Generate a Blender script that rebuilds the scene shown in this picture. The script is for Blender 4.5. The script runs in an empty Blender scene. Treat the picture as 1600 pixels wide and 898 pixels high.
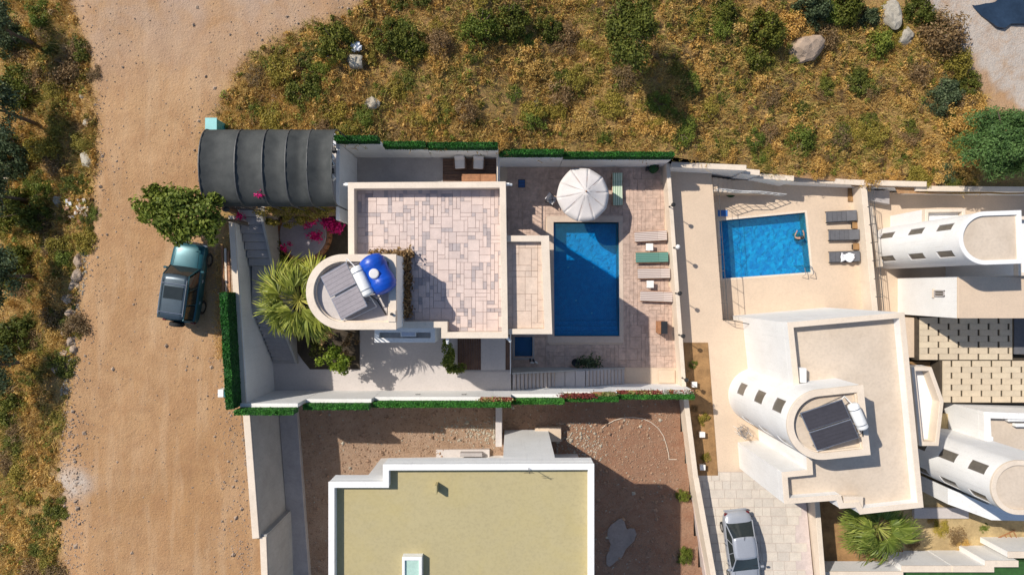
import bpy, bmesh, math, random
import numpy as np
from mathutils import Vector, Matrix, noise
from mathutils.geometry import tessellate_polygon, delaunay_2d_cdt
R = math.radians
rnd = random.Random(7)
sc = bpy.context.scene
col = sc.collection

# ------------------------------------------------------------------ camera, sky, sun
CAMH = 35.7            # metres above the entry court of the first villa
FPX = 964.0
cam = bpy.data.cameras.new('camera'); cam_o = bpy.data.objects.new('camera', cam); col.objects.link(cam_o)
cam.lens = 21.69; cam.sensor_width = 36; cam.clip_end = 600
cam_o.location = (0, 0, CAMH)
sc.camera = cam_o
GX, GY = .794, .512    # horizontal travel of the sunlight per metre of drop
SUN_V = Vector((-GX, GY, 1.0)).normalized()      # towards the sun
w = bpy.data.worlds.new('World'); sc.world = w; w.use_nodes = True
nt = w.node_tree
sky = nt.nodes.new('ShaderNodeTexSky'); sky.sky_type = 'NISHITA'; sky.sun_disc = False
sky.sun_elevation = math.asin(SUN_V.z); sky.sun_rotation = math.atan2(SUN_V.x, SUN_V.y)
sky.air_density = 1.0; sky.dust_density = .7; sky.ozone_density = 2.5
bg = nt.nodes['Background']; bg.inputs[1].default_value = .114
nt.links.new(sky.outputs[0], bg.inputs[0])
sun = bpy.data.lights.new('sun', 'SUN'); sun.energy = 4.7; sun.angle = R(.55); sun.color = (1, .93, .83)
sun_o = bpy.data.objects.new('sun', sun); col.objects.link(sun_o)
sun_o.rotation_euler = SUN_V.to_track_quat('Z', 'Y').to_euler()
sc.view_settings.view_transform = 'Standard'; sc.view_settings.look = 'None'
sc.view_settings.exposure = 0.08; sc.view_settings.gamma = 1
sc.render.resolution_x = 1024; sc.render.resolution_y = 574

# ------------------------------------------------------------------ small helpers
def at(px, py, z=0.0):
    s = (CAMH - z) / FPX
    return ((px - 800) * s, (449 - py) * s)
def ats(l, z=0.0): return [at(a, b, z) for a, b in l]

def new_mat(name):
    m = bpy.data.materials.new(name); m.use_nodes = True
    return m, m.node_tree, m.node_tree.nodes['Principled BSDF']
def mixrgb(nt, fac, a, b, mode='MIX'):
    n = nt.nodes.new('ShaderNodeMix'); n.data_type = 'RGBA'; n.blend_type = mode
    for sock, v in ((n.inputs[0], fac), (n.inputs[6], a), (n.inputs[7], b)):
        if hasattr(v, 'links'): nt.links.new(v, sock)
        elif isinstance(v, (tuple, list)): sock.default_value = (*v, 1)
        else: sock.default_value = v
    return n.outputs[2]
def nz(nt, scale, detail=5, rough=.6, vec=None, dist=0.0, sc3=None):
    if vec is None:
        g = nt.nodes.new('ShaderNodeNewGeometry'); vec = g.outputs['Position']
    if sc3:
        mp = nt.nodes.new('ShaderNodeMapping'); mp.inputs['Scale'].default_value = sc3
        nt.links.new(vec, mp.inputs[0]); vec = mp.outputs[0]
    n = nt.nodes.new('ShaderNodeTexNoise'); n.inputs['Scale'].default_value = scale
    n.inputs['Detail'].default_value = detail; n.inputs['Roughness'].default_value = rough
    n.inputs['Distortion'].default_value = dist
    nt.links.new(vec, n.inputs['Vector']); return n.outputs['Fac']
def ramp(nt, fac, stops):
    n = nt.nodes.new('ShaderNodeValToRGB'); nt.links.new(fac, n.inputs[0])
    e = n.color_ramp.elements
    while len(e) < len(stops): e.new(.5)
    for k, (p, c) in enumerate(stops):
        e[k].position = p; e[k].color = (*c, 1) if not isinstance(c, float) else (c, c, c, 1)
    return n.outputs[0]
def bump(nt, bsdf, h, dist, strength=1.0):
    n = nt.nodes.new('ShaderNodeBump'); n.inputs['Distance'].default_value = dist; n.inputs['Strength'].default_value = strength
    nt.links.new(h, n.inputs['Height']); nt.links.new(n.outputs[0], bsdf.inputs['Normal'])
def local(nt):
    return nt.nodes.new('ShaderNodeTexCoord').outputs['Object']
M = {}
def plain(name, c, rough=.7, var=.14, scale=1.2, fine=14, bmp=.004, metal=0.0, objc=False, dirt=None, spec=.5, rv=0.0, streak=0.0):
    m, t, b = new_mat(name)
    v = local(t) if objc else None
    n1 = nz(t, scale, 6, .65, v); n2 = nz(t, fine, 4, .6, v)
    lo = tuple(x * (1 - var) for x in c); hi = tuple(min(1, x * (1 + var)) for x in c)
    cc = mixrgb(t, ramp(t, n1, [(.3, 0.0), (.7, 1.0)]), lo, hi)
    cc = mixrgb(t, .5, cc, mixrgb(t, ramp(t, n2, [(.3, .78), (.7, 1.12)]), (0, 0, 0), cc), 'MIX')
    if dirt:
        n3 = nz(t, .5, 7, .7, v, .5)
        cc = mixrgb(t, ramp(t, n3, [(.45, 0.0), (.72, dirt[1])]), cc, dirt[0])
    if streak:
        st = nz(t, 1.0, 5, .7, None, 0, (5, 5, .35)); st2 = nz(t, .7, 4, .6)
        mm = t.nodes.new('ShaderNodeMath'); mm.operation = 'MULTIPLY'; t.links.new(ramp(t, st, [(.52, 0.0), (.75, streak)]), mm.inputs[0]); t.links.new(ramp(t, st2, [(.4, 0.0), (.65, 1.0)]), mm.inputs[1])
        cc = mixrgb(t, mm.outputs[0], cc, tuple(x * .55 for x in c))
    if rv:
        oi = t.nodes.new('ShaderNodeObjectInfo')
        cc = mixrgb(t, 1.0, cc, ramp(t, oi.outputs['Random'], [(0, (1 - rv, 1 - rv, 1 - rv * .8)), (.5, (1.0, 1 - .25 * rv, 1 - .3 * rv)), (1, (1 + rv * .6,) * 3)]), 'MULTIPLY')
    t.links.new(cc, b.inputs['Base Color']); b.inputs['Roughness'].default_value = rough
    b.inputs['Metallic'].default_value = metal
    b.inputs['Specular IOR Level'].default_value = spec
    if bmp: bump(t, b, n2, bmp)
    M[name] = m; return m

class MB:
    def __init__(s): s.v = []; s.f = []; s.mi = []; s.cur = 0
    def quad(s, *ps):
        i = len(s.v); s.v += [tuple(p) for p in ps]; s.f.append(tuple(range(i, i + len(ps)))); s.mi.append(s.cur); return s
    def add(s, vs, fs):
        i = len(s.v); s.v += [tuple(p) for p in vs]
        for f in fs: s.f.append(tuple(i + k for k in f)); s.mi.append(s.cur)
        return s
    def box(s, c, d, rz=0.0, mat=None):
        hx, hy, hz = d[0] / 2, d[1] / 2, d[2] / 2
        vs = [(x, y, z) for z in (-hz, hz) for x, y in ((-hx, -hy), (hx, -hy), (hx, hy), (-hx, hy))]
        mt = mat if mat is not None else Matrix.Rotation(rz, 3, 'Z')
        vs = [tuple(mt @ Vector(p) + Vector(c)) for p in vs]
        return s.add(vs, [(0, 3, 2, 1), (4, 5, 6, 7), (0, 1, 5, 4), (1, 2, 6, 5), (2, 3, 7, 6), (3, 0, 4, 7)])
    def bx(s, x0, y0, z0, x1, y1, z1):
        return s.box(((x0 + x1) / 2, (y0 + y1) / 2, (z0 + z1) / 2), (abs(x1 - x0), abs(y1 - y0), abs(z1 - z0)))
    def prism(s, poly, z0, z1, holes=()):
        """z1 may be a function of (x, y)"""
        zt = z1 if callable(z1) else (lambda x, y: z1)
        loops = [ccw(poly)] + [list(reversed(ccw(h))) for h in holes]
        flat = [p for l in loops for p in l]
        tri = tessellate_polygon([[Vector((x, y, 0)) for x, y in l] for l in loops])
        n = len(flat)
        vs = [(x, y, z0) for x, y in flat] + [(x, y, zt(x, y)) for x, y in flat]
        fs = []
        for a, b, c in tri:
            ar = (flat[b][0] - flat[a][0]) * (flat[c][1] - flat[a][1]) - (flat[b][1] - flat[a][1]) * (flat[c][0] - flat[a][0])
            if ar < 0: a, b, c = a, c, b
            fs.append((a + n, b + n, c + n)); fs.append((a, c, b))
        k = 0
        for l in loops:
            m = len(l)
            for i in range(m):
                a, b = k + i, k + (i + 1) % m; fs.append((a, b, b + n, a + n))
            k += m
        return s.add(vs, fs)
    def tube(s, p0, p1, r0, r1=None, n=8, cap=True):
        r1 = r0 if r1 is None else r1
        p0, p1 = Vector(p0), Vector(p1); d = (p1 - p0)
        if d.length < 1e-6: return s
        q = d.to_track_quat('Z', 'Y').to_matrix()
        vs = []
        for p, r in ((p0, r0), (p1, r1)):
            for k in range(n):
                a = 2 * math.pi * k / n; vs.append(tuple(p + q @ Vector((r * math.cos(a), r * math.sin(a), 0))))
        fs = [(k, (k + 1) % n, n + (k + 1) % n, n + k) for k in range(n)]
        if cap: fs += [tuple(reversed(range(n))), tuple(range(n, 2 * n))]
        return s.add(vs, fs)
    def path(s, pts, r, n=6):
        for a, b in zip(pts[:-1], pts[1:]): s.tube(a, b, r, r, n)
        return s
    def lathe(s, prof, c=(0, 0, 0), n=20, mat=None, closed=True):
        vs = []
        for r, z in prof:
            for k in range(n):
                a = 2 * math.pi * k / n; p = Vector((r * math.cos(a), r * math.sin(a), z))
                if mat is not None: p = mat @ p
                vs.append(tuple(p + Vector(c)))
        fs = []
        for j in range(len(prof) - 1):
            for k in range(n):
                fs.append((j * n + k, j * n + (k + 1) % n, (j + 1) * n + (k + 1) % n, (j + 1) * n + k))
        if closed: fs += [tuple(reversed(range(n))), tuple(range((len(prof) - 1) * n, len(prof) * n))]
        return s.add(vs, fs)
    def build(s, name, mats, parent=None, bevel=0, smooth=False, sub=0):
        me = bpy.data.meshes.new(name)
        off = Vector((0, 0, 0))
        if parent is not None:
            q = parent
            while q is not None: off = off + q.location; q = q.parent
        me.from_pydata([(a - off.x, b - off.y, c - off.z) for a, b, c in s.v], [], s.f)
        for m in (mats if isinstance(mats, (list, tuple)) else [mats]): me.materials.append(m)
        if any(s.mi): me.polygons.foreach_set('material_index', s.mi)
        if smooth: me.polygons.foreach_set('use_smooth', [True] * len(s.f))
        me.update()
        o = bpy.data.objects.new(name, me); col.objects.link(o)
        if parent is not None: o.parent = parent
        if bevel:
            b = o.modifiers.new('bevel', 'BEVEL'); b.width = bevel; b.segments = 1; b.limit_method = 'ANGLE'; b.angle_limit = R(40)
        if sub:
            b = o.modifiers.new('sub', 'SUBSURF'); b.levels = sub; b.render_levels = sub
        return o
def area2(p): return sum(p[i][0] * p[(i + 1) % len(p)][1] - p[(i + 1) % len(p)][0] * p[i][1] for i in range(len(p)))
def ccw(p): p = list(p); return p if area2(p) > 0 else p[::-1]
def inset(poly, d):
    p = ccw(poly); n = len(p); out = []
    for i in range(n):
        a, b, c = Vector(p[i - 1]), Vector(p[i]), Vector(p[(i + 1) % n])
        e1 = (b - a).normalized(); e2 = (c - b).normalized()
        n1 = Vector((-e1.y, e1.x)); n2 = Vector((-e2.y, e2.x))
        m = n1 + n2; k = d / max(.25, (1 + n1.dot(n2)))
        out.append(tuple(b + m * k))
    return out
def inside(x, y, poly):
    c = False; j = len(poly) - 1
    for i in range(len(poly)):
        xi, yi = poly[i]; xj, yj = poly[j]
        if (yi > y) != (yj > y) and x < (xj - xi) * (y - yi) / (yj - yi) + xi: c = not c
        j = i
    return c
def tag(o, label=None, cat=None, group=None, kind=None):
    for k, v in (('label', label), ('category', cat), ('group', group), ('kind', kind)):
        if v: o[k] = v
    return o
def thing(name, label, cat, loc, group=None, rz=0):
    o = bpy.data.objects.new(name, None); col.objects.link(o); o.location = loc; o.rotation_euler.z = rz
    o.empty_display_size = .2
    return tag(o, label, cat, group)
def struct(o): return tag(o, kind='structure')
def kids(o): return [c for c in bpy.data.objects if c.parent == o]
def copy_tree(o, parent=None, ch=None):
    c = o.copy(); col.objects.link(c)
    if parent is not None: c.parent = parent
    for k in o.children: copy_tree(k, c)
    return c
def dup(o, loc, rz=0.0, label=None, scale=None, group=None):
    c = copy_tree(o); c.location = loc; c.rotation_euler = (0, 0, rz)
    if label: c['label'] = label
    if group: c['group'] = group
    if scale: c.scale = (scale,) * 3 if not isinstance(scale, tuple) else scale
    return c
def wall_mb(mb, p, q, t, z0, z1, side=0):
    """side 0: centred; 1: thickness to the left of p->q"""
    a, b = Vector(p), Vector(q); d = (b - a).normalized(); n = Vector((-d.y, d.x))
    s0, s1 = ((-t / 2, t / 2) if side == 0 else (0, t) if side == 1 else (-t, 0))
    pl = [a + n * s0, b + n * s0, b + n * s1, a + n * s1]
    z0a, z0b = z0 if isinstance(z0, tuple) else (z0, z0)
    z1a, z1b = z1 if isinstance(z1, tuple) else (z1, z1)
    vs = [(pl[0].x, pl[0].y, z0a), (pl[1].x, pl[1].y, z0b), (pl[2].x, pl[2].y, z0b), (pl[3].x, pl[3].y, z0a),
          (pl[0].x, pl[0].y, z1a), (pl[1].x, pl[1].y, z1b), (pl[2].x, pl[2].y, z1b), (pl[3].x, pl[3].y, z1a)]
    mb.add(vs, [(0, 3, 2, 1), (4, 5, 6, 7), (0, 1, 5, 4), (1, 2, 6, 5), (2, 3, 7, 6), (3, 0, 4, 7)])
    return mb

# ------------------------------------------------------------------ materials
plain('white_wall', (.80, .79, .77), .8, .05, .6, 18, .003, dirt=((.60, .56, .50), .22), streak=.5)
plain('grey_wall', (.40, .39, .37), .85, .12, .8, 10, .004, dirt=((.27, .25, .22), .5), streak=.6)
plain('cream_trim', (.72, .61, .49), .75, .06, 1.2, 16, .003, dirt=((.50, .40, .28), .30), streak=.45)
plain('cream_floor', (.63, .49, .36), .7, .07, .5, 10, .002, dirt=((.48, .37, .27), .35))
plain('patio_floor', (.33, .29, .31), .7, .12, 1.5, 9, .003)
plain('court_floor', (.54, .49, .46), .7, .06, .7, 9, .002, dirt=((.38, .34, .31), .3))
plain('grey_concrete', (.40, .37, .36), .8, .12, 1.0, 9, .004, dirt=((.24, .22, .2), .4))
plain('coping', (.58, .455, .36), .7, .08, 2.0, 14, .003)
plain('roof_plaster', (.60, .50, .395), .8, .07, .4, 7, .003, dirt=((.42, .33, .24), .5))
plain('olive_roof', (.42, .355, .19), .75, .05, .25, 8, .002, dirt=((.42, .34, .13), .4))
plain('tile_light', (.62, .50, .445), .65, .10, 2.2, 16, .003, rv=.07)
plain('tile_dark', (.40, .345, .335), .65, .12, 3, 22, .003, rv=.14)
plain('annex_tile', (.62, .49, .39), .65, .14, 2.0, 12, .003, rv=.07)
plain('tile_joint', (.56, .47, .43), .9, .12, 3, 22, .003)
plain('deck_tile', (.52, .375, .295), .7, .30, 3.2, 9, .006, rv=.05, dirt=((.36, .27, .22), .6))
plain('paver', (.60, .50, .36), .75, .08, 2, 16, .004, rv=.07)
plain('drive_paver', (.58, .52, .44), .75, .09, 2, 16, .004, rv=.08)
plain('soil', (.30, .17, .07), .95, .35, 1.5, 20, .03)
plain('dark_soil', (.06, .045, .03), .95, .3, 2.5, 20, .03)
plain('wood_deck', (.12, .065, .04), .6, .25, 4, 20, .003, rv=.2)
plain('wood', (.36, .16, .07), .55, .25, 5, 24, .002)
plain('bark', (.14, .10, .07), .9, .3, 6, 30, .02)
plain('dark_metal', (.05, .05, .05), .45, .1, 4, 20, .001, metal=.6)
plain('steel', (.55, .56, .58), .3, .1, 4, 20, .001, metal=.9)
plain('white_metal', (.78, .78, .76), .4, .05, 3, 20, .001)
plain('white_plastic', (.80, .78, .74), .4, .04, 3, 20, .001)
plain('blue_plastic', (.004, .07, .45), .38, .12, 3, 20, .002)
plain('black_plastic', (.02, .02, .022), .5, .1, 3, 20, .001)
plain('teal_plastic', (.10, .42, .42), .4, .1, 3, 20, .001)
plain('umbrella_cloth', (.66, .62, .60), .85, .05, 1.5, 20, .002, dirt=((.55, .50, .45), .25))
plain('towel', (.80, .80, .82), .9, .06, 8, 40, .006)
plain('grey_fabric', (.115, .115, .125), .85, .14, 4, 30, .003)
plain('cushion', (.66, .63, .62), .85, .05, 4, 30, .003)
plain('collector', (.30, .27, .28), .26, .06, 1, 8, .0005)
plain('collector_dark', (.055, .052, .06), .2, .1, 1, 8, .0005)
plain('rock', (.38, .29, .21), .9, .25, 2.5, 14, .03, rv=.15)
plain('soil_clod', (.36, .23, .15), .95, .3, 2.5, 14, .03)
plain('pale_rock', (.42, .38, .30), .9, .2, 2.5, 14, .03, rv=.12)
plain('net_metal', (.07, .07, .07), .5, .1, 3, 10, .001)
plain('skin', (.45, .24, .16), .5, .08, 6, 30, .001)
plain('hair', (.02, .014, .01), .5, .2, 30, 60, .004)
plain('tyre', (.02, .02, .02), .85, .1, 8, 30, .002)
plain('chrome', (.6, .6, .62), .2, .05, 4, 10, 0, metal=1)
plain('glass_green', (.42, .60, .52), .15, .08, 3, 10, 0)
plain('car_glass', (.022, .028, .028), .08, .1, 1, 4, 0)
plain('window_glass', (.14, .125, .105), .2, .1, 1, 4, 0)
plain('turf_base_sunlit', (.02, .10, .02), .9, .3, 6, 30, .01)  # hedge backing, colour lightened as if sunlit
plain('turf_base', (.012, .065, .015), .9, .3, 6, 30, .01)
plain('turf_lawn', (.03, .10, .02), .9, .3, 3, 30, .02)
plain('silver_paint', (.40, .42, .46), .34, .04, 1.5, 20, 0, metal=.35)
plain('teal_paint', (.015, .085, .105), .34, .12, 1.5, 20, 0, metal=.3)
plain('grey_paint', (.06, .085, .105), .35, .10, 1.5, 20, 0, metal=.4)
plain('pipe_black', (.02, .02, .02), .5, .1, 4, 10, 0)
plain('lamp_glass', (.85, .84, .80), .3, .02, 3, 10, 0)
plain('red_light', (.12, .015, .015), .2, .1, 3, 10, 0)
plain('garden_box', (.30, .12, .06), .6, .2, 6, 24, .003)
plain('dark_blue', (.022, .04, .07), .3, .3, 1.0, 6, .01)
plain('dry_garden', (.46, .34, .17), .95, .3, 1.2, 14, .03, dirt=((.30, .20, .09), .6))
plain('wet_spill', (.33, .25, .20), .45, .2, 1.0, 8, .006)
plain('blue_mat', (.03, .14, .42), .7, .1, 6, 24, .002)

def road_material():
    m, t, b = new_mat('dirt_ground')
    g = t.nodes.new('ShaderNodeNewGeometry'); pos = g.outputs['Position']
    n1 = nz(t, .16, 6, .6, pos, .6); n2 = nz(t, .9, 7, .65, pos, .4); n3 = nz(t, 9, 6, .75, pos); n4 = nz(t, 26, 3, .7, pos)
    trk = nz(t, 1.5, 5, .55, pos, .2, (1, .16, 1))
    c = mixrgb(t, ramp(t, n1, [(.35, 0.0), (.65, 1.0)]), (.43, .245, .115), (.50, .31, .165))
    c = mixrgb(t, ramp(t, n2, [(.40, 0.0), (.75, .75)]), c, (.35, .185, .09))
    c = mixrgb(t, ramp(t, trk, [(.50, 0.0), (.70, .5)]), c, (.55, .37, .22))
    c = mixrgb(t, ramp(t, trk, [(.26, .40), (.42, 0.0)]), c, (.33, .18, .09))
    c = mixrgb(t, ramp(t, n3, [(.54, 0.0), (.85, .40)]), c, (.56, .41, .27))
    c = mixrgb(t, ramp(t, n4, [(.22, .7), (.42, 0.0)]), c, (.25, .14, .075))
    # paler grey hardpack at the top of the road, greyer gravel by the west verge
    s = t.nodes.new('ShaderNodeSeparateXYZ'); t.links.new(pos, s.inputs[0])
    def band(sock, a, bb):
        mr = t.nodes.new('ShaderNodeMapRange'); mr.inputs[1].default_value = a; mr.inputs[2].default_value = bb
        t.links.new(sock, mr.inputs[0]); return mr.outputs[0]
    top = band(s.outputs[1], 9.5, 15.5)
    mm = t.nodes.new('ShaderNodeMath'); mm.operation = 'MULTIPLY'; t.links.new(top, mm.inputs[0]); t.links.new(ramp(t, nz(t, .35, 5, .6, pos, .6), [(.35, 0.0), (.6, .8)]), mm.inputs[1])
    c = mixrgb(t, mm.outputs[0], c, (.45, .335, .255))
    at1 = t.nodes.new('ShaderNodeAttribute'); at1.attribute_name = 'veg'
    gr = mixrgb(t, ramp(t, n2, [(.3, 0.0), (.7, 1.0)]), (.50, .32, .12), (.34, .24, .07))
    gr = mixrgb(t, ramp(t, nz(t, 3.0, 6, .7, pos, 1.0), [(.4, 0.0), (.65, .8)]), gr, (.36, .19, .09))
    gr = mixrgb(t, ramp(t, nz(t, 14, 5, .8, pos), [(.35, .7), (.55, 0.0)]), gr, (.07, .05, .02))
    c = mixrgb(t, at1.outputs['Fac'], c, gr)
    at2 = t.nodes.new('ShaderNodeAttribute'); at2.attribute_name = 'pale'
    pc = mixrgb(t, ramp(t, n3, [(.35, 0.0), (.75, 1.0)]), (.46, .41, .36), (.60, .50, .41))
    pm = t.nodes.new('ShaderNodeMath'); pm.operation = 'MULTIPLY'; t.links.new(at2.outputs['Fac'], pm.inputs[0])
    t.links.new(ramp(t, nz(t, 1.4, 6, .7, pos, .5), [(.30, .15), (.55, 1.0)]), pm.inputs[1])
    c = mixrgb(t, pm.outputs[0], c, pc)
    t.links.new(c, b.inputs['Base Color']); b.inputs['Roughness'].default_value = .95; b.inputs['Specular IOR Level'].default_value = .2
    ad = t.nodes.new('ShaderNodeMath'); ad.operation = 'ADD'; t.links.new(n3, ad.inputs[0]); t.links.new(n2, ad.inputs[1])
    bump(t, b, ad.outputs[0], .10, .8)
    M['dirt'] = m
road_material()
def yard_material():
    m, t, b = new_mat('rough_yard_soil')
    g = t.nodes.new('ShaderNodeNewGeometry'); pos = g.outputs['Position']
    s = t.nodes.new('ShaderNodeSeparateXYZ'); t.links.new(pos, s.inputs[0])
    mr = t.nodes.new('ShaderNodeMapRange'); mr.inputs[1].default_value = -1.5; mr.inputs[2].default_value = 3.5; t.links.new(s.outputs[0], mr.inputs[0])
    n2 = nz(t, 1.3, 7, .7, pos, .5); n3 = nz(t, 12, 6, .8, pos); n4 = nz(t, 5, 6, .8, pos, .8)
    ca = mixrgb(t, ramp(t, n2, [(.35, 0.0), (.7, 1.0)]), (.43, .275, .175), (.52, .36, .25))
    cb = mixrgb(t, ramp(t, n2, [(.35, 0.0), (.7, 1.0)]), (.38, .19, .11), (.45, .27, .17))
    c = mixrgb(t, mr.outputs[0], ca, cb)
    c = mixrgb(t, ramp(t, n4, [(.56, 0.0), (.72, .7)]), c, (.60, .48, .36))
    c = mixrgb(t, ramp(t, n3, [(.30, .75), (.48, 0.0)]), c, (.16, .09, .05))
    t.links.new(c, b.inputs['Base Color']); b.inputs['Roughness'].default_value = .95
    ad = t.nodes.new('ShaderNodeMath'); ad.operation = 'ADD'; t.links.new(n3, ad.inputs[0]); t.links.new(n4, ad.inputs[1])
    bump(t, b, ad.outputs[0], .12, 1)
    M['yard'] = m
yard_material()
def leaf_material(name, stops, rough=.6, trans=.25):
    m, t, b = new_mat(name)
    a = t.nodes.new('ShaderNodeAttribute'); a.attribute_name = 'tint'
    oi = t.nodes.new('ShaderNodeObjectInfo')
    c = ramp(t, a.outputs['Fac'], stops)
    c = mixrgb(t, 1.0, c, ramp(t, oi.outputs['Random'], [(0, (.82, .85, .85)), (1, (1.2, 1.12, 1.05))]), 'MULTIPLY')
    t.links.new(c, b.inputs['Base Color']); b.inputs['Roughness'].default_value = rough; b.inputs['Specular IOR Level'].default_value = .25
    tr = t.nodes.new('ShaderNodeBsdfTranslucent'); t.links.new(c, tr.inputs[0])
    mx = t.nodes.new('ShaderNodeMixShader'); mx.inputs[0].default_value = trans
    t.links.new(b.outputs[0], mx.inputs[1]); t.links.new(tr.outputs[0], mx.inputs[2])
    t.links.new(mx.outputs[0], t.nodes['Material Output'].inputs[0]); M[name] = m
leaf_material('leaf_dark', [(0, (.06, .075, .012)), (.6, (.15, .170, .028)), (1, (.28, .28, .06))])
leaf_material('leaf_olive', [(0, (.15, .13, .022)), (.6, (.35, .29, .05)), (1, (.54, .43, .11))])
leaf_material('leaf_gold', [(0, (.32, .18, .04)), (.5, (.58, .37, .10)), (1, (.72, .52, .20))])
leaf_material('leaf_brown', [(0, (.13, .08, .035)), (.6, (.27, .18, .085)), (1, (.42, .31, .17))])
leaf_material('leaf_green', [(0, (.07, .10, .014)), (.6, (.18, .23, .035)), (1, (.32, .35, .07))])
leaf_material('leaf_pine', [(0, (.05, .10, .03)), (.6, (.12, .22, .06)), (1, (.22, .33, .11))])
leaf_material('leaf_bluish', [(0, (.04, .06, .03)), (.6, (.10, .14, .065)), (1, (.22, .26, .13))])
leaf_material('leaf_palm', [(0, (.12, .15, .02)), (.5, (.28, .32, .05)), (1, (.50, .48, .12))], .45)
leaf_material('leaf_palm_green', [(0, (.08, .12, .02)), (.5, (.22, .28, .05)), (1, (.40, .42, .11))], .45)
leaf_material('leaf_lime', [(0, (.07, .12, .012)), (.6, (.20, .28, .03)), (1, (.36, .42, .07))])
leaf_material('bract_pink', [(0, (.42, .005, .09)), (.6, (.72, .012, .20)), (1, (.85, .05, .30))])
leaf_material('flower_red', [(0, (.16, .04, .03)), (.6, (.28, .06, .05)), (1, (.42, .12, .10))])
leaf_material('flower_yellow', [(0, (.10, .12, .02)), (.6, (.42, .40, .14)), (1, (.6, .56, .30))])
leaf_material('flower_white', [(0, (.12, .12, .05)), (.5, (.7, .66, .6)), (1, (.8, .78, .74))])
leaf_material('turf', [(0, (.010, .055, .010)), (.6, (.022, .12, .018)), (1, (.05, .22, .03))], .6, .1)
leaf_material('turf_light', [(0, (.02, .09, .012)), (.6, (.045, .19, .025)), (1, (.10, .32, .05))], .6, .1)  # same turf again, sunlight put into the colour for the south fences
leaf_material('dry_grass', [(0, (.36, .20, .05)), (.35, (.58, .37, .11)), (.7, (.72, .51, .20)), (.88, (.48, .40, .10)), (1, (.28, .28, .06))], .8, .25)

def water_material(name, deep, alpha):
    m, t, b = new_mat(name)
    n = nz(t, 2.2, 4, .55, None, .6)
    gl = t.nodes.new('ShaderNodeBsdfGlossy'); gl.inputs['Roughness'].default_value = .04
    tr = t.nodes.new('ShaderNodeBsdfTransparent'); tr.inputs[0].default_value = (*deep, 1)
    df = t.nodes.new('ShaderNodeBsdfDiffuse'); df.inputs[0].default_value = (*deep, 1)
    m1 = t.nodes.new('ShaderNodeMixShader'); m1.inputs[0].default_value = alpha
    t.links.new(tr.outputs[0], m1.inputs[1]); t.links.new(df.outputs[0], m1.inputs[2])
    fr = t.nodes.new('ShaderNodeFresnel'); fr.inputs[0].default_value = 1.33
    bp = t.nodes.new('ShaderNodeBump'); bp.inputs['Distance'].default_value = .10; bp.inputs['Strength'].default_value = .6
    t.links.new(n, bp.inputs['Height']); t.links.new(bp.outputs[0], gl.inputs['Normal']); t.links.new(bp.outputs[0], fr.inputs['Normal'])
    m2 = t.nodes.new('ShaderNodeMixShader'); t.links.new(fr.outputs[0], m2.inputs[0])
    t.links.new(m1.outputs[0], m2.inputs[1]); t.links.new(gl.outputs[0], m2.inputs[2])
    t.links.new(m2.outputs[0], t.nodes['Material Output'].inputs[0]); M[name] = m
water_material('pool_water', (.32, .84, .96), .04)
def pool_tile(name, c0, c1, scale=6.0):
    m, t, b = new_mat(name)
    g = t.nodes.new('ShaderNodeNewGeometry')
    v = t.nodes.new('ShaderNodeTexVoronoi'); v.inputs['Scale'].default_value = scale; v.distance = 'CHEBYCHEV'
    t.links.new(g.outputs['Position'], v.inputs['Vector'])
    c = mixrgb(t, ramp(t, v.outputs['Color'], [(.2, 0.0), (.9, 1.0)]), c0, c1)  # mosaic tones; the lighter cells also imitate caustic sparkle
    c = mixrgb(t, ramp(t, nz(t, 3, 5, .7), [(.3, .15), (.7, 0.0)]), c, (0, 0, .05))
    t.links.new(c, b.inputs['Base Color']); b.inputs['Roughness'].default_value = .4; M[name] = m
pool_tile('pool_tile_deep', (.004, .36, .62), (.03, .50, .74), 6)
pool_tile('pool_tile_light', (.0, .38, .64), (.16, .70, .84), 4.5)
pool_tile('tub_tile', (.0, .03, .30), (.0, .04, .36), 12)
def stripes(name, c0, c1, freq, axis=1):
    m, t, b = new_mat(name)
    s = t.nodes.new('ShaderNodeSeparateXYZ'); t.links.new(local(t), s.inputs[0])
    a = t.nodes.new('ShaderNodeMath'); a.operation = 'MULTIPLY'; a.inputs[1].default_value = freq; t.links.new(s.outputs[axis], a.inputs[0])
    f = t.nodes.new('ShaderNodeMath'); f.operation = 'FRACT'; t.links.new(a.outputs[0], f.inputs[0])
    r = ramp(t, f.outputs[0], [(.40, 0.0), (.46, 1.0), (.94, 1.0), (1.0, 0.0)])
    t.links.new(mixrgb(t, r, c0, c1), b.inputs['Base Color']); b.inputs['Roughness'].default_value = .85; M[name] = m
stripes('stripe_brown', (.27, .18, .165), (.62, .55, .49), 9.2)
stripes('stripe_green', (.05, .15, .12), (.13, .27, .22), 9.2)
stripes('stripe_lime', (.14, .30, .16), (.70, .74, .60), 9.2)
def net_material():
    m, t, b = new_mat('shade_net')
    n1 = nz(t, 1.2, 4, .6); n2 = nz(t, 50, 2, .5)
    c = mixrgb(t, ramp(t, n1, [(.3, 0.0), (.7, 1.0)]), (.032, .036, .036), (.078, .082, .078))
    c = mixrgb(t, ramp(t, n2, [(.35, .5), (.65, 0.0)]), c, (.03, .032, .032))
    t.links.new(c, b.inputs['Base Color']); b.inputs['Roughness'].default_value = .75; b.inputs['Specular IOR Level'].default_value = .3
    M['shade_net'] = m
net_material()

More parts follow.
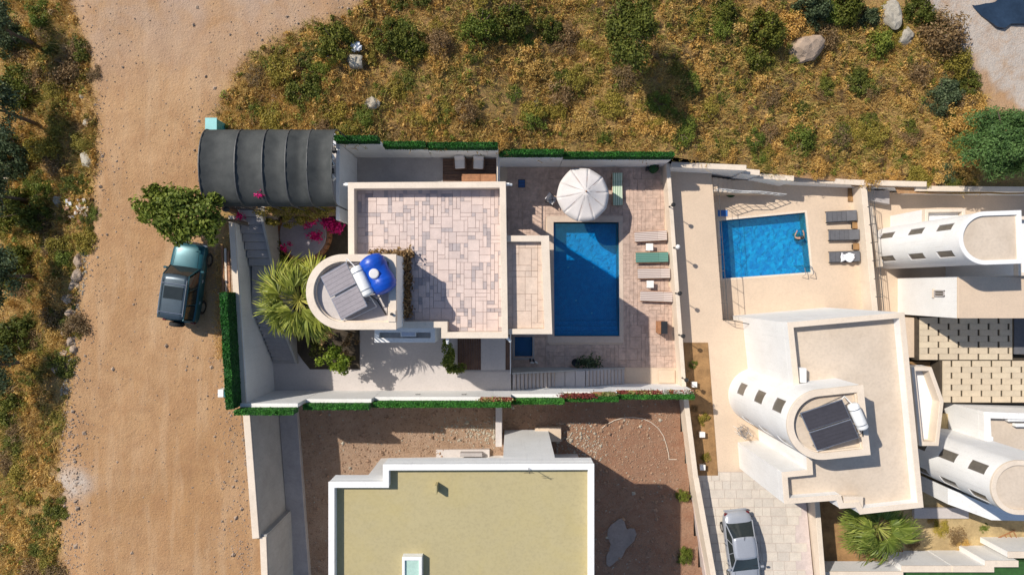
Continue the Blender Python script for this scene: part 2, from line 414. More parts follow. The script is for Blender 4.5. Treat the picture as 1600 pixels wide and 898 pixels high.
# ------------------------------------------------------------------ heights
ZR = 3.4          # road
ZD = -2.4         # pool deck of the first villa
Z2 = -2.5         # walkway of the second villa
Z2P = -4.25        # its pool terrace
ZY = -.5          # rough yard
Z3 = -5.0
def lerp_tab(x, tab):
    if x <= tab[0][0]: return tab[0][1]
    for (a, u), (b, v) in zip(tab[:-1], tab[1:]):
        if x <= b: return u + (v - u) * (x - a) / (b - a)
    return tab[-1][1]
HT = [(-15, 3.4), (-9.5, 3.3), (-7, 2.5), (-2, 1.6), (2, .1), (9, -.3), (12, -1.3), (16, -2.2), (21, -3.2), (28, -3.7), (40, -4)]
def hill(x, y):
    z = lerp_tab(x, HT)
    if x > -10: z += .10 * max(0, y - 7.5) * min(1, (x + 10) / 6)
    return z
def ground_z(x, y):
    z = hill(x, y)
    # west verge drops away from the road
    e = -22.2 + .8 * math.sin(y * .22)
    if x < e: z -= min(2.2, (e - x) * .28)
    z += .10 * noise.noise(Vector((x * .35, y * .35, 0))) + .05 * noise.noise(Vector((x * 1.3, y * 1.3, 3)))
    dv = veg_amt(x, y)
    if dv > 0: z += dv * (.22 * noise.noise(Vector((x * .8, y * .8, 9))) + .10 * noise.noise(Vector((x * 2.4, y * 2.4, 5))))
    return z
ROAD_PX = [(150, -60), (105, 0), (138, 80), (146, 150), (150, 240), (143, 320), (128, 410), (118, 480), (112, 560), (100, 640), (88, 720), (86, 800), (84, 960),
           (420, 960), (400, 700), (372, 640), (345, 520), (340, 300), (315, 230), (335, 195), (345, 160), (372, 110), (405, 80), (450, 52), (510, 32), (560, 5), (600, -60)]
ROAD_W = ats(ROAD_PX, ZR)
CONC_PX = [(1440, -60), (1450, 5), (1478, 18), (1500, 45), (1530, 75), (1575, 120), (1640, 175), (1700, 100), (1700, -60)]
CONC_W = ats(CONC_PX, -2.2)
DIRT2_PX = [(1500, 45), (1530, 75), (1575, 120), (1640, 175), (1640, 195), (1560, 160), (1530, 120), (1505, 80)]
DIRT2_W = ats(DIRT2_PX, -2.6)
def pdist(x, y, poly):
    best = 1e9
    for i in range(len(poly)):
        ax, ay = poly[i]; bx_, by_ = poly[(i + 1) % len(poly)]
        dx, dy = bx_ - ax, by_ - ay; L = dx * dx + dy * dy
        u = 0 if L == 0 else max(0, min(1, ((x - ax) * dx + (y - ay) * dy) / L))
        d = (x - ax - u * dx) ** 2 + (y - ay - u * dy) ** 2
        if d < best: best = d
    return math.sqrt(best)
def veg_amt(x, y):
    if -16 < x < 28 and y < 7: 
        if x > -14.5: return 0.0
    v = 1.0
    for poly in (ROAD_W, CONC_W, DIRT2_W):
        d = pdist(x, y, poly)
        if inside(x, y, poly): v = 0.0 if d > .35 else min(v, .5 - .5 * d / .35)
        elif d < .35: v = min(v, .5 + .5 * d / .35)
    return v

# outline of the built-up plots: the natural ground stops here
PLOT = [(-14.50, 3.75), (-14.25, 0.0), (-13.95, -6.2), (-13.80, -6.35), (-13.25, -12.9), (-12.95, -13.1), (-12.60, -32), (60, -32), (60, 6.05),
        (24.5, 5.95), (24.3, 6.35), (21.45, 6.35), (21.2, 6.6), (17.2, 6.85), (14.8, 7.15), (13.9, 7.35), (9.5, 7.6), (2.9, 7.62), (-.74, 7.62), (-8.97, 7.62), (-9.15, 7.4), (-9.15, 3.75)]
def build_ground():
    pts = []; edges = []
    def loop(poly, step):
        i0 = len(pts); k = 0
        for i in range(len(poly)):
            a, b = Vector(poly[i]), Vector(poly[(i + 1) % len(poly)]); n = max(1, int((b - a).length / step))
            for j in range(n): pts.append(a + (b - a) * j / n)
        n = len(pts) - i0
        for j in range(n): edges.append((i0 + j, i0 + (j + 1) % n))
    loop(PLOT, .6)
    outer = [(-170, -150), (170, -150), (170, 150), (-170, 150)]
    loop(outer, 60)
    r2 = random.Random(3)
    def grid(x0, y0, x1, y1, st):
        y = y0
        while y < y1:
            x = x0
            while x < x1:
                px, py = x + r2.uniform(-.3, .3) * st, y + r2.uniform(-.3, .3) * st
                if not inside(px, py, PLOT): pts.append(Vector((px, py)))
                x += st
            y += st
    grid(-33, -19, -12.5, 19, .42)
    grid(-12.5, 5.5, 38, 21, .42)
    for ring in (24, 32, 45, 65, 95, 130):
        n = 28
        for k in range(n):
            a = 2 * math.pi * k / n; x, y = ring * 1.4 * math.cos(a), ring * math.sin(a)
            if not inside(x, y, PLOT): pts.append(Vector((x, y)))
    v, e, f, _, _, _ = delaunay_2d_cdt(pts, edges, [], 0, 1e-4)
    fs = []
    for t in f:
        cx = sum(v[i].x for i in t) / len(t); cy = sum(v[i].y for i in t) / len(t)
        if inside(cx, cy, PLOT): continue
        t = list(t)
        a, b, c = v[t[0]], v[t[1]], v[t[2]]
        if (b.x - a.x) * (c.y - a.y) - (b.y - a.y) * (c.x - a.x) < 0: t.reverse()
        fs.append(t)
    me = bpy.data.meshes.new('ground')
    vz = [(p.x, p.y, ground_z(p.x, p.y)) for p in v]
    me.from_pydata(vz, [], fs)
    va = me.attributes.new('veg', 'FLOAT', 'POINT'); va.data.foreach_set('value', [veg_amt(p.x, p.y) for p in v])
    pale = []
    for p in v:
        q = 0.0
        if inside(p.x, p.y, CONC_W): q = 1.0
        gx, gy = at(112, 755, ZR); d = math.hypot((p.x - gx) / 1.0, (p.y - gy) / .75)
        q = max(q, min(.85, max(0, 1.5 - d)))
        pale.append(q)
    pa = me.attributes.new('pale', 'FLOAT', 'POINT'); pa.data.foreach_set('value', pale)
    me.materials.append(M['dirt']); me.polygons.foreach_set('use_smooth', [True] * len(fs)); me.update()
    o = bpy.data.objects.new('ground', me); col.objects.link(o); struct(o)
build_ground()

def floor(name, poly, z, mat, holes=(), z0=-6.6, parent=None):
    o = MB().prism(poly, z0, z, holes).build(name, mat, parent)
    return struct(o) if parent is None else o

# ashlar / brick laid slabs as separate objects sharing meshes
TILE_MESH = {}
def tile_obj(name, w, h, t, mat, x, y, z, parent, rot=0.0):
    key = (name, round(w, 3), round(h, 3), mat.name)
    if key not in TILE_MESH:
        c = .006
        vs = [(-w/2, -h/2, 0), (w/2, -h/2, 0), (w/2, h/2, 0), (-w/2, h/2, 0),
              (-w/2 + c, -h/2 + c, t), (w/2 - c, -h/2 + c, t), (w/2 - c, h/2 - c, t), (-w/2 + c, h/2 - c, t)]
        me = bpy.data.meshes.new(name)
        me.from_pydata(vs, [], [(4, 5, 6, 7), (0, 1, 5, 4), (1, 2, 6, 5), (2, 3, 7, 6), (3, 0, 4, 7)])
        me.materials.append(mat); TILE_MESH[key] = me
    o = bpy.data.objects.new(name, TILE_MESH[key]); col.objects.link(o)
    o.location = (x, y, z); o.rotation_euler.z = rot
    if parent is not None:
        off = Vector((0, 0, 0)); q = parent
        while q is not None: off = off + q.location; q = q.parent
        o.parent = parent; o.location = Vector((x, y, z)) - off
    return o
def ashlar(poly, z, unit, parent, light, dark, seed=1, gap=.018, t=.03, sizes=None, pdark=.16, maxn=290, holes=(), name='tile', rot=0.0, org=None):
    rr = random.Random(seed)
    org = org or poly[0]
    ca, sa = math.cos(rot), math.sin(rot)
    def to_l(x, y): dx, dy = x - org[0], y - org[1]; return dx * ca + dy * sa, -dx * sa + dy * ca
    def to_w(x, y): return org[0] + x * ca - y * sa, org[1] + x * sa + y * ca
    lp = [to_l(*p) for p in poly]
    x0, x1 = min(p[0] for p in lp), max(p[0] for p in lp); y0, y1 = min(p[1] for p in lp), max(p[1] for p in lp)
    nx, ny = int((x1 - x0) / unit), int((y1 - y0) / unit)
    ux, uy = (x1 - x0) / nx, (y1 - y0) / ny
    def ok(i, j):
        wx, wy = to_w(x0 + (i + .5) * ux, y0 + (j + .5) * uy)
        return inside(wx, wy, poly) and not any(inside(wx, wy, h) for h in holes)
    free = {(i, j) for i in range(nx) for j in range(ny) if ok(i, j)}
    sizes = sizes or [(2, 2), (3, 2), (2, 3), (2, 1), (1, 2), (3, 1), (1, 3), (3, 3), (1, 1)]
    items = []
    for j in range(ny):
        for i in range(nx):
            if (i, j) not in free: continue
            opts = sizes[:]; rr.shuffle(opts)
            for (a, b) in opts + [(1, 1)]:
                cells = [(i + p, j + q) for p in range(a) for q in range(b)]
                if all(c in free for c in cells): break
            for c in cells: free.discard(c)
            items.append((a * b, i, j, a, b))
    items.sort(key=lambda k: -k[0])
    rest = MB(); restd = MB()
    for n, (ar, i, j, a, b) in enumerate(items):
        cx, cy = to_w(x0 + (i + a / 2) * ux, y0 + (j + b / 2) * uy)
        small = ar <= 1 or (ar == 2 and rr.random() < .35)
        mt = dark if small else light
        wz = z + rr.uniform(-.003, .003)
        if n < maxn: tile_obj(name, a * ux - gap, b * uy - gap, t, mt, cx, cy, wz, parent, rot)
        else: (restd if mt is dark and dark is not light else rest).box((cx, cy, wz + t / 2), (a * ux - gap, b * uy - gap, t), rot)
    if rest.v:
        o = rest.build(name, light, parent); o['kind'] = 'stuff'
    if restd.v:
        o = restd.build(name, dark, parent); o['kind'] = 'stuff'

# ------------------------------------------------------------------ foliage engine
def leaves_mesh(name, C, N, size, mat, tint, rs, aspect=1.6, jitter=.9):
    """C (n,3) centres, N (n,3) preferred normals -> quads (diamond leaves)"""
    n = len(C)
    rv = rs.normal(size=(n, 3)) * jitter + N
    rv /= np.linalg.norm(rv, axis=1)[:, None] + 1e-9
    t = np.cross(rv, rs.normal(size=(n, 3))); t /= np.linalg.norm(t, axis=1)[:, None] + 1e-9
    b = np.cross(rv, t)
    s = size * rs.uniform(.6, 1.35, size=(n, 1))
    V = np.empty((n, 4, 3)); V[:, 0] = C - t * s * aspect * .5; V[:, 1] = C + b * s * .5; V[:, 2] = C + t * s * aspect * .5; V[:, 3] = C - b * s * .5
    me = bpy.data.meshes.new(name)
    me.vertices.add(4 * n); me.vertices.foreach_set('co', V.reshape(-1).astype(np.float32))
    me.loops.add(4 * n); me.loops.foreach_set('vertex_index', np.arange(4 * n, dtype=np.int32))
    me.polygons.add(n); me.polygons.foreach_set('loop_start', np.arange(0, 4 * n, 4, dtype=np.int32)); me.polygons.foreach_set('loop_total', np.full(n, 4, dtype=np.int32))
    me.update(calc_edges=True)
    a = me.attributes.new('tint', 'FLOAT', 'FACE'); a.data.foreach_set('value', np.clip(tint, 0, 1).astype(np.float32))
    for m in (mat if isinstance(mat, list) else [mat]): me.materials.append(m)
    return me
def crown_points(rs, n, rad, hgt, nclump, spread=.30, flat=1.0, hollow=.55):
    cl = rs.normal(size=(nclump, 3)); cl /= np.linalg.norm(cl, axis=1)[:, None]
    rr = rs.uniform(hollow, 1.0, size=(nclump, 1)) * rs.uniform(.7, 1.1, size=(nclump, 1))
    cl = cl * rr; cl[:, 2] = np.abs(cl[:, 2]) * .9 + rs.uniform(-.1, .1, nclump)
    ct = rs.uniform(0, 1, nclump)
    k = rs.integers(0, nclump, n)
    off = rs.normal(size=(n, 3)); off /= np.linalg.norm(off, axis=1)[:, None]; off *= spread * rs.uniform(.35, 1, size=(n, 1))
    P = cl[k] + off
    nrm = off / spread + P * .6
    P = P * np.array([rad, rad, hgt])
    P[:, 2] = np.maximum(P[:, 2], .02)
    tint = .35 * ct[k] + .55 * rs.uniform(0, 1, n) + .05
    return P, nrm, tint
SHRUB = {}
def shrub_proto(kind, var):
    key = (kind, var)
    if key in SHRUB: return SHRUB[key]
    rs = np.random.default_rng(hash_(kind) + var * 17)
    spec = {'dark': ('leaf_dark', 4200, .058, 34, .26), 'olive': ('leaf_olive', 3600, .056, 34, .30), 'gold': ('leaf_gold', 2200, .058, 26, .38),
            'brown': ('leaf_brown', 2600, .048, 30, .38), 'green': ('leaf_green', 4000, .056, 34, .28), 'bluish': ('leaf_bluish', 4600, .056, 40, .26),
            'pine': ('leaf_pine', 7000, .055, 46, .24)}[kind]
    P, N, T = crown_points(rs, spec[1], 1, .75, spec[3], spec[4])
    me = leaves_mesh('crown', P, N, spec[2], M[spec[0]], T, rs, 2.4 if kind in ('gold', 'brown', 'pine') else 1.7)
    st = MB(); r3 = random.Random(var)
    for k in range(6):
        a = r3.uniform(0, 6.28); st.tube((0, 0, 0), (.55 * math.cos(a), .55 * math.sin(a), r3.uniform(.3, .6)), .035, .012, 5)
    so = st.build('stems', M['bark']); sm = so.data; bpy.data.objects.remove(so)
    SHRUB[key] = (me, sm); return SHRUB[key]
def hash_(s): return sum(ord(c) * (i + 3) for i, c in enumerate(s))
def shrub(px, py, rpx, kind, label, group=None, name='shrub', cat='shrub', hz=1.0, z=None, var=None):
    zz = z if z is not None else 0
    if z is None:
        zz = ZR
        for _ in range(4): x, y = at(px, py, zz + .3); zz = ground_z(x, y)
    x, y = at(px, py, zz + .3)
    r = rpx * (CAMH - zz) / FPX
    e = thing(name, label, cat, (x, y, zz - .05), group, rnd.uniform(0, 6.28))
    me, sm = shrub_proto(kind, rnd.randrange(4) if var is None else var)
    for nm, mm in (('crown', me), ('stems', sm)):
        o = bpy.data.objects.new(nm, mm); col.objects.link(o); o.parent = e
    e.scale = (r * rnd.uniform(.9, 1.1), r * rnd.uniform(.9, 1.1), r * hz)
    return e
def unique_tree(name, label, px, py, rpx, zbase, hc, mat, n, leaf, nclump, cat='tree', spread=.3, limbs=7, lean=(0, 0), seed=5, aspect=1.7, rx=1.0, ry=1.0, group=None, trunk_r=.12, flat=.6):
    """tree with its crown centred on the pixel at height hc above zbase"""
    zc = zbase + hc
    x, y = at(px, py, zc); r = rpx * (CAMH - zc) / FPX
    e = thing(name, label, cat, (x + lean[0], y + lean[1], zbase), group)
    rs = np.random.default_rng(seed)
    P, N, T = crown_points(rs, n, r, r * flat, nclump, spread)
    P = P * np.array([rx, ry, 1]); P += np.array([-lean[0], -lean[1], hc - r * flat * .45])
    me = leaves_mesh('crown', P, N, leaf, mat, T, rs, aspect)
    o = bpy.data.objects.new('crown', me); col.objects.link(o); o.parent = e
    tr = MB(); top = Vector((-lean[0], -lean[1], hc - r * flat * .3)); p = Vector((0, 0, -.1)); segs = 4
    r4 = random.Random(seed)
    for k in range(segs):
        q = top * (k + 1) / segs + Vector((r4.uniform(-.06, .06), r4.uniform(-.06, .06), 0)); tr.tube(p, q, trunk_r * (1 - .15 * k), trunk_r * (1 - .15 * (k + 1)), 8); p = q
    tb = tr.build('trunk', M['bark']); tb.parent = e
    for k in range(limbs):
        a = 6.28 * k / limbs + r4.uniform(-.3, .3); rr = r * r4.uniform(.5, .85)
        lm = MB(); s0 = top * r4.uniform(.6, 1.0)
        mid = s0 + Vector((math.cos(a) * rr * .5 * rx, math.sin(a) * rr * .5 * ry, r * flat * .35)); en = s0 + Vector((math.cos(a) * rr * rx, math.sin(a) * rr * ry, r * flat * .5))
        lm.tube(s0, mid, trunk_r * .45, trunk_r * .3, 6).tube(mid, en, trunk_r * .3, trunk_r * .1, 6)
        lo = lm.build('limb', M['bark']); lo.parent = e
    return e

def fan_leaf_mesh(name, r, mat, seed, droop=.25):
    rs = random.Random(seed); vs = []; fs = []; tint = []
    n = 28; pl = r * .56     # petiole length
    # petiole
    for k in range(1):
        i = len(vs); vs += [(0, -.04, 0), (pl, -.022, pl * .10), (pl, .022, pl * .10), (0, .04, 0)]; fs.append((i, i + 1, i + 2, i + 3)); tint.append(1.0)
        i = len(vs); vs += [(0, 0, -.03), (pl, 0, pl * .10 - .02), (pl, 0, pl * .10 + .015), (0, 0, .03)]; fs.append((i, i + 1, i + 2, i + 3)); tint.append(.9)
    zc = pl * .10
    for k in range(n):
        a = R(-115 + 230 * k / (n - 1)); L = r * .50 * (1 - .22 * abs(a) / 2.0) * rs.uniform(.78, 1.12)
        da = R(230 / n) * .50
        def pt(u, aa, dz=0):
            rr = L * u; return (pl + rr * math.cos(aa), rr * math.sin(aa), zc + dz - droop * r * u * u * (1 + .5 * rs.random()))
        i = len(vs); f = .012 * (1 if k % 2 else -1)
        vs += [(pl, 0, zc), pt(.55, a - da, .03), pt(.55, a + da, -.03), pt(.85, a - da * .45, .02), pt(.85, a + da * .45, -.02), pt(1.05, a + rs.uniform(-.04, .04), -.03)]
        fs += [(i, i + 1, i + 2), (i + 1, i + 3, i + 4, i + 2), (i + 3, i + 5, i + 4)]
        tt = rs.uniform(.1, .75); tint += [tt * .8, tt, min(1, tt + .3)]
    me = bpy.data.meshes.new(name); me.from_pydata(vs, [], fs); me.materials.append(mat)
    at_ = me.attributes.new('tint', 'FLOAT', 'FACE'); at_.data.foreach_set('value', tint)
    return me
def fan_palm(label, px, py, rpx, zbase, hc, mat, seed, nf=30, lean=(0, 0), miss=None):
    zc = zbase + hc; x, y = at(px, py, zc); r = rpx * (CAMH - zc) / FPX
    e = thing('fan_palm', label, 'palm tree', (x + lean[0], y + lean[1], zbase))
    tr = MB(); top = Vector((-lean[0], -lean[1], hc)); p = Vector((0, 0, -.1))
    for k in range(10):
        q = top * (k + 1) / 10; tr.tube(p, q, .20 - .006 * k, .17 - .006 * k, 10); p = q
    tr.build('trunk', M['bark']).parent = e
    rr = random.Random(seed); ms = [fan_leaf_mesh('frond', r, mat, seed + k, .12 + .12 * k) for k in range(4)]
    for k in range(nf):
        a = k * 2.39996 + rr.uniform(-.2, .2); tier = k / nf
        if miss and miss(math.degrees(a) % 360): continue
        o = bpy.data.objects.new('frond', ms[rr.randrange(4)]); col.objects.link(o); o.parent = e
        o.location = top + Vector((0, 0, .12 - .3 * (1 - tier))); s = rr.uniform(.72, 1.06) * (1 - .45 * max(0, tier - .6) / .4)
        o.rotation_euler = (rr.uniform(-.5, .5), R(22 - 75 * tier + rr.uniform(-10, 10)), a); o.scale = (s, s, s)
    return e

def blades(name, pts, h, wdt, mat, rs, tint, lean=.5):
    """thin upright-ish triangles for dry grass: pts (n,3)"""
    n = len(pts); a = rs.uniform(0, 6.283, n); dx = np.cos(a) * wdt; dy = np.sin(a) * wdt
    hh = h * rs.uniform(.5, 1.4, n)
    b = rs.uniform(0, 6.283, n); ln = lean * hh * rs.uniform(.3, 1.3, n)
    V = np.empty((n, 3, 3)); V[:, 0] = pts + np.stack([dx, dy, np.zeros(n)], 1); V[:, 1] = pts - np.stack([dx, dy, np.zeros(n)], 1)
    V[:, 2] = pts + np.stack([np.cos(b) * ln, np.sin(b) * ln, hh], 1)
    me = bpy.data.meshes.new(name)
    me.vertices.add(3 * n); me.vertices.foreach_set('co', V.reshape(-1).astype(np.float32))
    me.loops.add(3 * n); me.loops.foreach_set('vertex_index', np.arange(3 * n, dtype=np.int32))
    me.polygons.add(n); me.polygons.foreach_set('loop_start', np.arange(0, 3 * n, 3, dtype=np.int32)); me.polygons.foreach_set('loop_total', np.full(n, 3, dtype=np.int32))
    me.update(calc_edges=True)
    t = me.attributes.new('tint', 'FLOAT', 'FACE'); t.data.foreach_set('value', np.clip(tint, 0, 1).astype(np.float32))
    me.materials.append(mat); o = bpy.data.objects.new(name, me); col.objects.link(o); return o

# ================================================================== FIRST VILLA PLOT
pool_px = [(865, 347), (967, 347), (968, 525), (866, 525)]
POOL1 = ats(pool_px, ZD)
TUB = [(.14, -2.98), (1.26, -2.98), (1.26, -4.33), (.14, -4.33)]
DECK = [(-.74, 7.62), (-.74, 4.9), (-.3, 4.9), (-.3, -2.38), (-.03, -2.38), (-.03, -5.95), (10.25, -5.95), (9.25, 7.62)]
floor('pool_deck', DECK, ZD - .03, M['cream_floor'], [POOL1, TUB])
deck_o = bpy.data.objects['pool_deck']
cop = [POOL1[0], POOL1[1], POOL1[2], POOL1[3]]
px0, px1, py0, py1 = 2.57, 6.62, 4.05, -3.02
COP = [(px0 - .42, py0 + .36), (px1 + .22, py0 + .36), (px1 + .28, py1 - .40), (px0 - .38, py1 - .40)]
ashlar([(-.3, 7.40), (-.3, -4.95), (10.12, -4.95), (9.22, 7.4)], ZD - .03, .235, deck_o, M['deck_tile'], M['deck_tile'], seed=4, gap=.008, maxn=290, holes=[COP, TUB])
p = thing('swimming_pool', 'deep blue rectangular pool beside the tiled villa annex', 'swimming pool', (px0, py1, ZD))
MB().prism(COP, ZD - .04, ZD + .015, [inset(POOL1, .0)]).build('coping', M['coping'], p, bevel=.01)
DP = ZD - 1.12
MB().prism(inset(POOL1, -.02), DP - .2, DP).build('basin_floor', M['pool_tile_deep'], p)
b = MB(); l = ccw(POOL1)
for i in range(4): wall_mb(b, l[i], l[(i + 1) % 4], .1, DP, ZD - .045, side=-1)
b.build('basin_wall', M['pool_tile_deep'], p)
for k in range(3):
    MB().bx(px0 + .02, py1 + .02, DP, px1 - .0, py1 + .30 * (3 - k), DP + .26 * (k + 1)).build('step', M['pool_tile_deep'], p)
MB().prism(inset(POOL1, -.01), ZD - .16, ZD - .15).build('water', M['pool_water'], p)
for dx, dy in ((1.0, 4.3), (2.6, 4.3), (1.5, 2.2), (2.5, 1.4)):
    MB().lathe([(.0, 0), (.06, 0), (.06, .02), (0, .02)], (px0 + dx, py1 + dy, DP + .01), 12, closed=False).build('drain', M['white_plastic'], p)
p = thing('plunge_tub', 'small dark blue square plunge tub below the villa corner', 'tub', (.14, -4.33, ZD))
MB().prism(inset(TUB, -.12), ZD - .02, ZD + .05, [TUB]).build('rim', M['grey_concrete'], p, bevel=.01)
MB().prism(inset(TUB, -.01), ZD - .75, ZD - .7).build('basin_floor', M['tub_tile'], p)
b = MB(); l = ccw(TUB)
for i in range(4): wall_mb(b, l[i], l[(i + 1) % 4], .08, ZD - .7, ZD - .02, side=-1)
b.build('basin_wall', M['tub_tile'], p)
MB().prism(inset(TUB, -.005), ZD - .12, ZD - .11).build('water', M['pool_water'], p)

# terrace, court, beds on the upper level
floor('north_terrace', [(-9.0, 7.64), (-.76, 7.64), (-.76, 4.8), (-7.7, 4.8), (-7.7, 3.5), (-9.0, 3.5)], 0, M['grey_concrete'])
floor('entry_court', [(-14.05, -5.97), (-.05, -5.97), (-.05, -1.5), (-14.0, -1.5)], 0, M['court_floor'])
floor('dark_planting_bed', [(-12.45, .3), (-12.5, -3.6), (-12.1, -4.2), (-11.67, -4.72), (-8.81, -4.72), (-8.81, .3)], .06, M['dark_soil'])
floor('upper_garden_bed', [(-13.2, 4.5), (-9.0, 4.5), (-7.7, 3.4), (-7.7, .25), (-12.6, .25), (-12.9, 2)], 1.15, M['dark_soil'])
t = thing('garden_patio', 'round paved patio among bougainvillea beside the stairway', 'patio', (-11.6, 2.9, 1.15))
MB().lathe([(1.30, 1.12), (1.30, 1.62), (1.25, 1.65), (0, 1.65)], (-11.55, 2.92, 0), 40, closed=False).build('paving', M['patio_floor'], t)
cb = MB()
for k in range(26):
    a = 2 * math.pi * k / 26; 
    MB().box((-11.55 + 1.40 * math.cos(a), 2.92 + 1.40 * math.sin(a), 1.36), (.17, .31, .44), a).build('brick', M['wood'], t, bevel=.01)

# driveway under the shade tunnel
floor('driveway', [(-14.42, 7.75), (-9.18, 7.75), (-9.18, 4.45), (-12.95, 4.45), (-12.95, 3.72), (-14.42, 3.72)], ZR + .03, M['court_floor'], z0=-1.0)

# boundary walls of the first villa
t = thing('boundary_wall', 'tall white rendered retaining wall between the dirt road and the stairway', 'wall', (-14.0, -1, 0))
b = MB(); wall_mb(b, (-14.36, 3.7), (-13.72, -6.15), .26, -1, 3.7, side=-1); b.build('wall', M['white_wall'], t, bevel=.015)
cp = MB(); wall_mb(cp, (-14.39, 3.72), (-13.75, -6.17), .30, 3.703, 3.76, side=-1); cp.build('coping', M['cream_trim'], t)
t = thing('retaining_wall', 'white retaining wall at the end of the sunken grey terrace', 'wall', (-9, 5, 0))
b = MB(); b.bx(-9.16, 3.50, -1, -8.96, 7.46, 3.62); b.build('wall', M['white_wall'], t, bevel=.015)
b = MB(); b.bx(-8.955, 3.5, -1, -8.3, 3.62, 1.2); b.build('return_wall', M['white_wall'], t, bevel=.015)
NW = [(-9.16, -6.9, 3.25, 4.0, 'dark green artificial hedge fence, westmost on the north wall'), (-6.9, -4.62, 1.98, 2.72, 'dark green artificial hedge fence above the grey terrace, second from the west'),
      (-4.6, -.76, 1.78, 2.52, 'dark green artificial hedge fence behind the wooden deck with two armchairs'), (-.74, 2.93, .20, 1.12, 'dark green artificial hedge fence behind the west half of the pool deck'), (2.95, 9.3, -.38, .45, 'dark green artificial hedge fence behind the white parasol, eastmost on the north wall')]
def hedge(p0, p1, z0, z1, t, side, label, seed, group='artificial hedge fences on the boundary walls'):
    a, bb = Vector(p0), Vector(p1); d = (bb - a); L = d.length; u = d / L; n = Vector((-u.y, u.x)) * (1 if side > 0 else -1)
    e = thing('hedge_fence', label, 'hedge', (a.x, a.y, z0), group)
    hb = MB(); wall_mb(hb, p0, p1, t, z0, z1 - .03, side=side); lt = a.y < -6; hb.build('panel', M['turf_base_sunlit' if lt else 'turf_base'], e)  # south fences take the tone painted as sunlit
    rs = np.random.default_rng(seed); cnt = int(L * (t * 2 + (z1 - z0) * 2) * 520)
    s = rs.uniform(0, L, cnt); w1 = rs.uniform(0, 1, cnt); face = rs.integers(0, 4, cnt)
    off = np.where(face <= 1, w1 * t, np.where(face == 2, 0, t)); zz = np.where(face <= 1, z1 - .03, z0 + w1 * (z1 - z0))
    zz = zz + np.where(face <= 1, .03 * np.sin(s * 3.1 + seed) + rs.uniform(-.02, .05, cnt), 0)
    C = np.stack([a.x + u.x * s + n.x * off, a.y + u.y * s + n.y * off, zz], 1) - np.array([a.x, a.y, z0])
    N = np.zeros((cnt, 3)); N[:, 2] = (face <= 1) * .8; N[:, :2] += np.where(face == 2, -1, np.where(face == 3, 1, 0))[:, None] * np.array([n.x, n.y])
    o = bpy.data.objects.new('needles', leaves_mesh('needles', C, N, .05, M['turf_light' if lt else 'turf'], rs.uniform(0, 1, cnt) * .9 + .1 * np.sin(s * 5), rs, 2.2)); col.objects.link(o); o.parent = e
    for k in range(int(L / 1.8) + 1):
        q = a + u * min(L - .03, k * 1.8 + .03) + n * (t + .02); MB().tube((q.x, q.y, z0 - .5), (q.x, q.y, z1 + .04), .02, n=6).build('post', M['dark_metal'], e)
    return e
for i, (x0, x1, zw, zh, lb) in enumerate(NW):
    y = 7.50 if x1 < 0 else 7.44
    zb = -1 if x1 < 0 else -3
    t = thing('boundary_wall', ['white north wall end section beside the shade tunnel', 'white north wall section behind the empty grey terrace', 'white north wall section behind the two armchairs', 'white north wall section behind the folding chair and parasol', 'white north wall section at the far end of the pool deck'][i], 'wall', (x0, y, zb), 'sections of the white north boundary wall')
    MB().bx(x0, y, zb, x1 - .004, y + .2, zw).build('wall', M['white_wall'], t, bevel=.012)
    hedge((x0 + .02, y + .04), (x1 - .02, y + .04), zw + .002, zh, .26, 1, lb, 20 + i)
# terrace east cheek above the pool deck
t = thing('terrace_wall', 'low wall with railing where the wooden deck ends above the pool', 'wall', (-.8, 6, 0))
MB().bx(-.9, 4.99, -2.5, -.74, 7.49, .12).build('wall', M['white_wall'], t)
for k in range(9):
    y = 5.1 + k * .28; MB().tube((-.82, y, .12), (-.82, y, 1.0), .014, n=6).build('baluster', M['dark_metal'], t)
MB().tube((-.82, 5.0, 1.0), (-.82, 7.45, 1.0), .03, n=8).build('handrail', M['cream_trim'], t)
# wooden deck on the terrace
e = thing('wooden_deck', 'dark brown plank deck at the east end of the sunken terrace', 'deck', (-4, 6, 0))
for k in range(14):
    MB().bx(-4.0, 4.95 + k * .178, .005, -.92, 4.95 + k * .178 + .166, .07).build('plank', M['wood_deck'], e, bevel=.006)
MB().bx(-4.07, 4.95, .004, -4.005, 7.46, .08).build('edge_trim', M['grey_concrete'], e)
def armchair(x, y, z, rz, lb):
    e = thing('armchair', lb, 'armchair', (0, 0, 0), 'armchairs on the wooden deck')
    MB().box((0, -.02, .30), (.58, .56, .16)).build('seat_cushion', M['cushion'], e, bevel=.04)
    MB().box((0, .27, .52), (.58, .14, .42), mat=Matrix.Rotation(R(-14), 3, 'X')).build('back_cushion', M['cushion'], e, bevel=.04)
    MB().box((0, 0, .19), (.68, .66, .05)).build('frame', M['wood_deck'], e)
    for sx in (-1, 1):
        MB().box((sx * .34, 0, .42), (.06, .62, .04)).build('armrest', M['wood_deck'], e)
        for sy in (-1, 1): MB().box((sx * .33, sy * .29, .2), (.05, .05, .4)).build('leg', M['wood_deck'], e)
    e.location = (x, y, z); e.rotation_euler.z = rz; return e
ax, ay = at(718.5, 255, .4); armchair(ax, ay, .07, R(2), 'armchair with pale cushions on the wooden deck, the west one of two')
ax, ay = at(747.5, 255.5, .4); armchair(ax, ay, .07, R(-3), 'armchair with pale cushions on the wooden deck, the east one of two')
e = thing('coffee_table', 'low orange brown wooden table in front of the two armchairs', 'table', (-2.4, 5.85, .07))
for k in range(5): MB().box((-2.35, 6.02 + k * .1, .45), (1.05, .092, .035)).build('slat', M['wood'], e, bevel=.005)
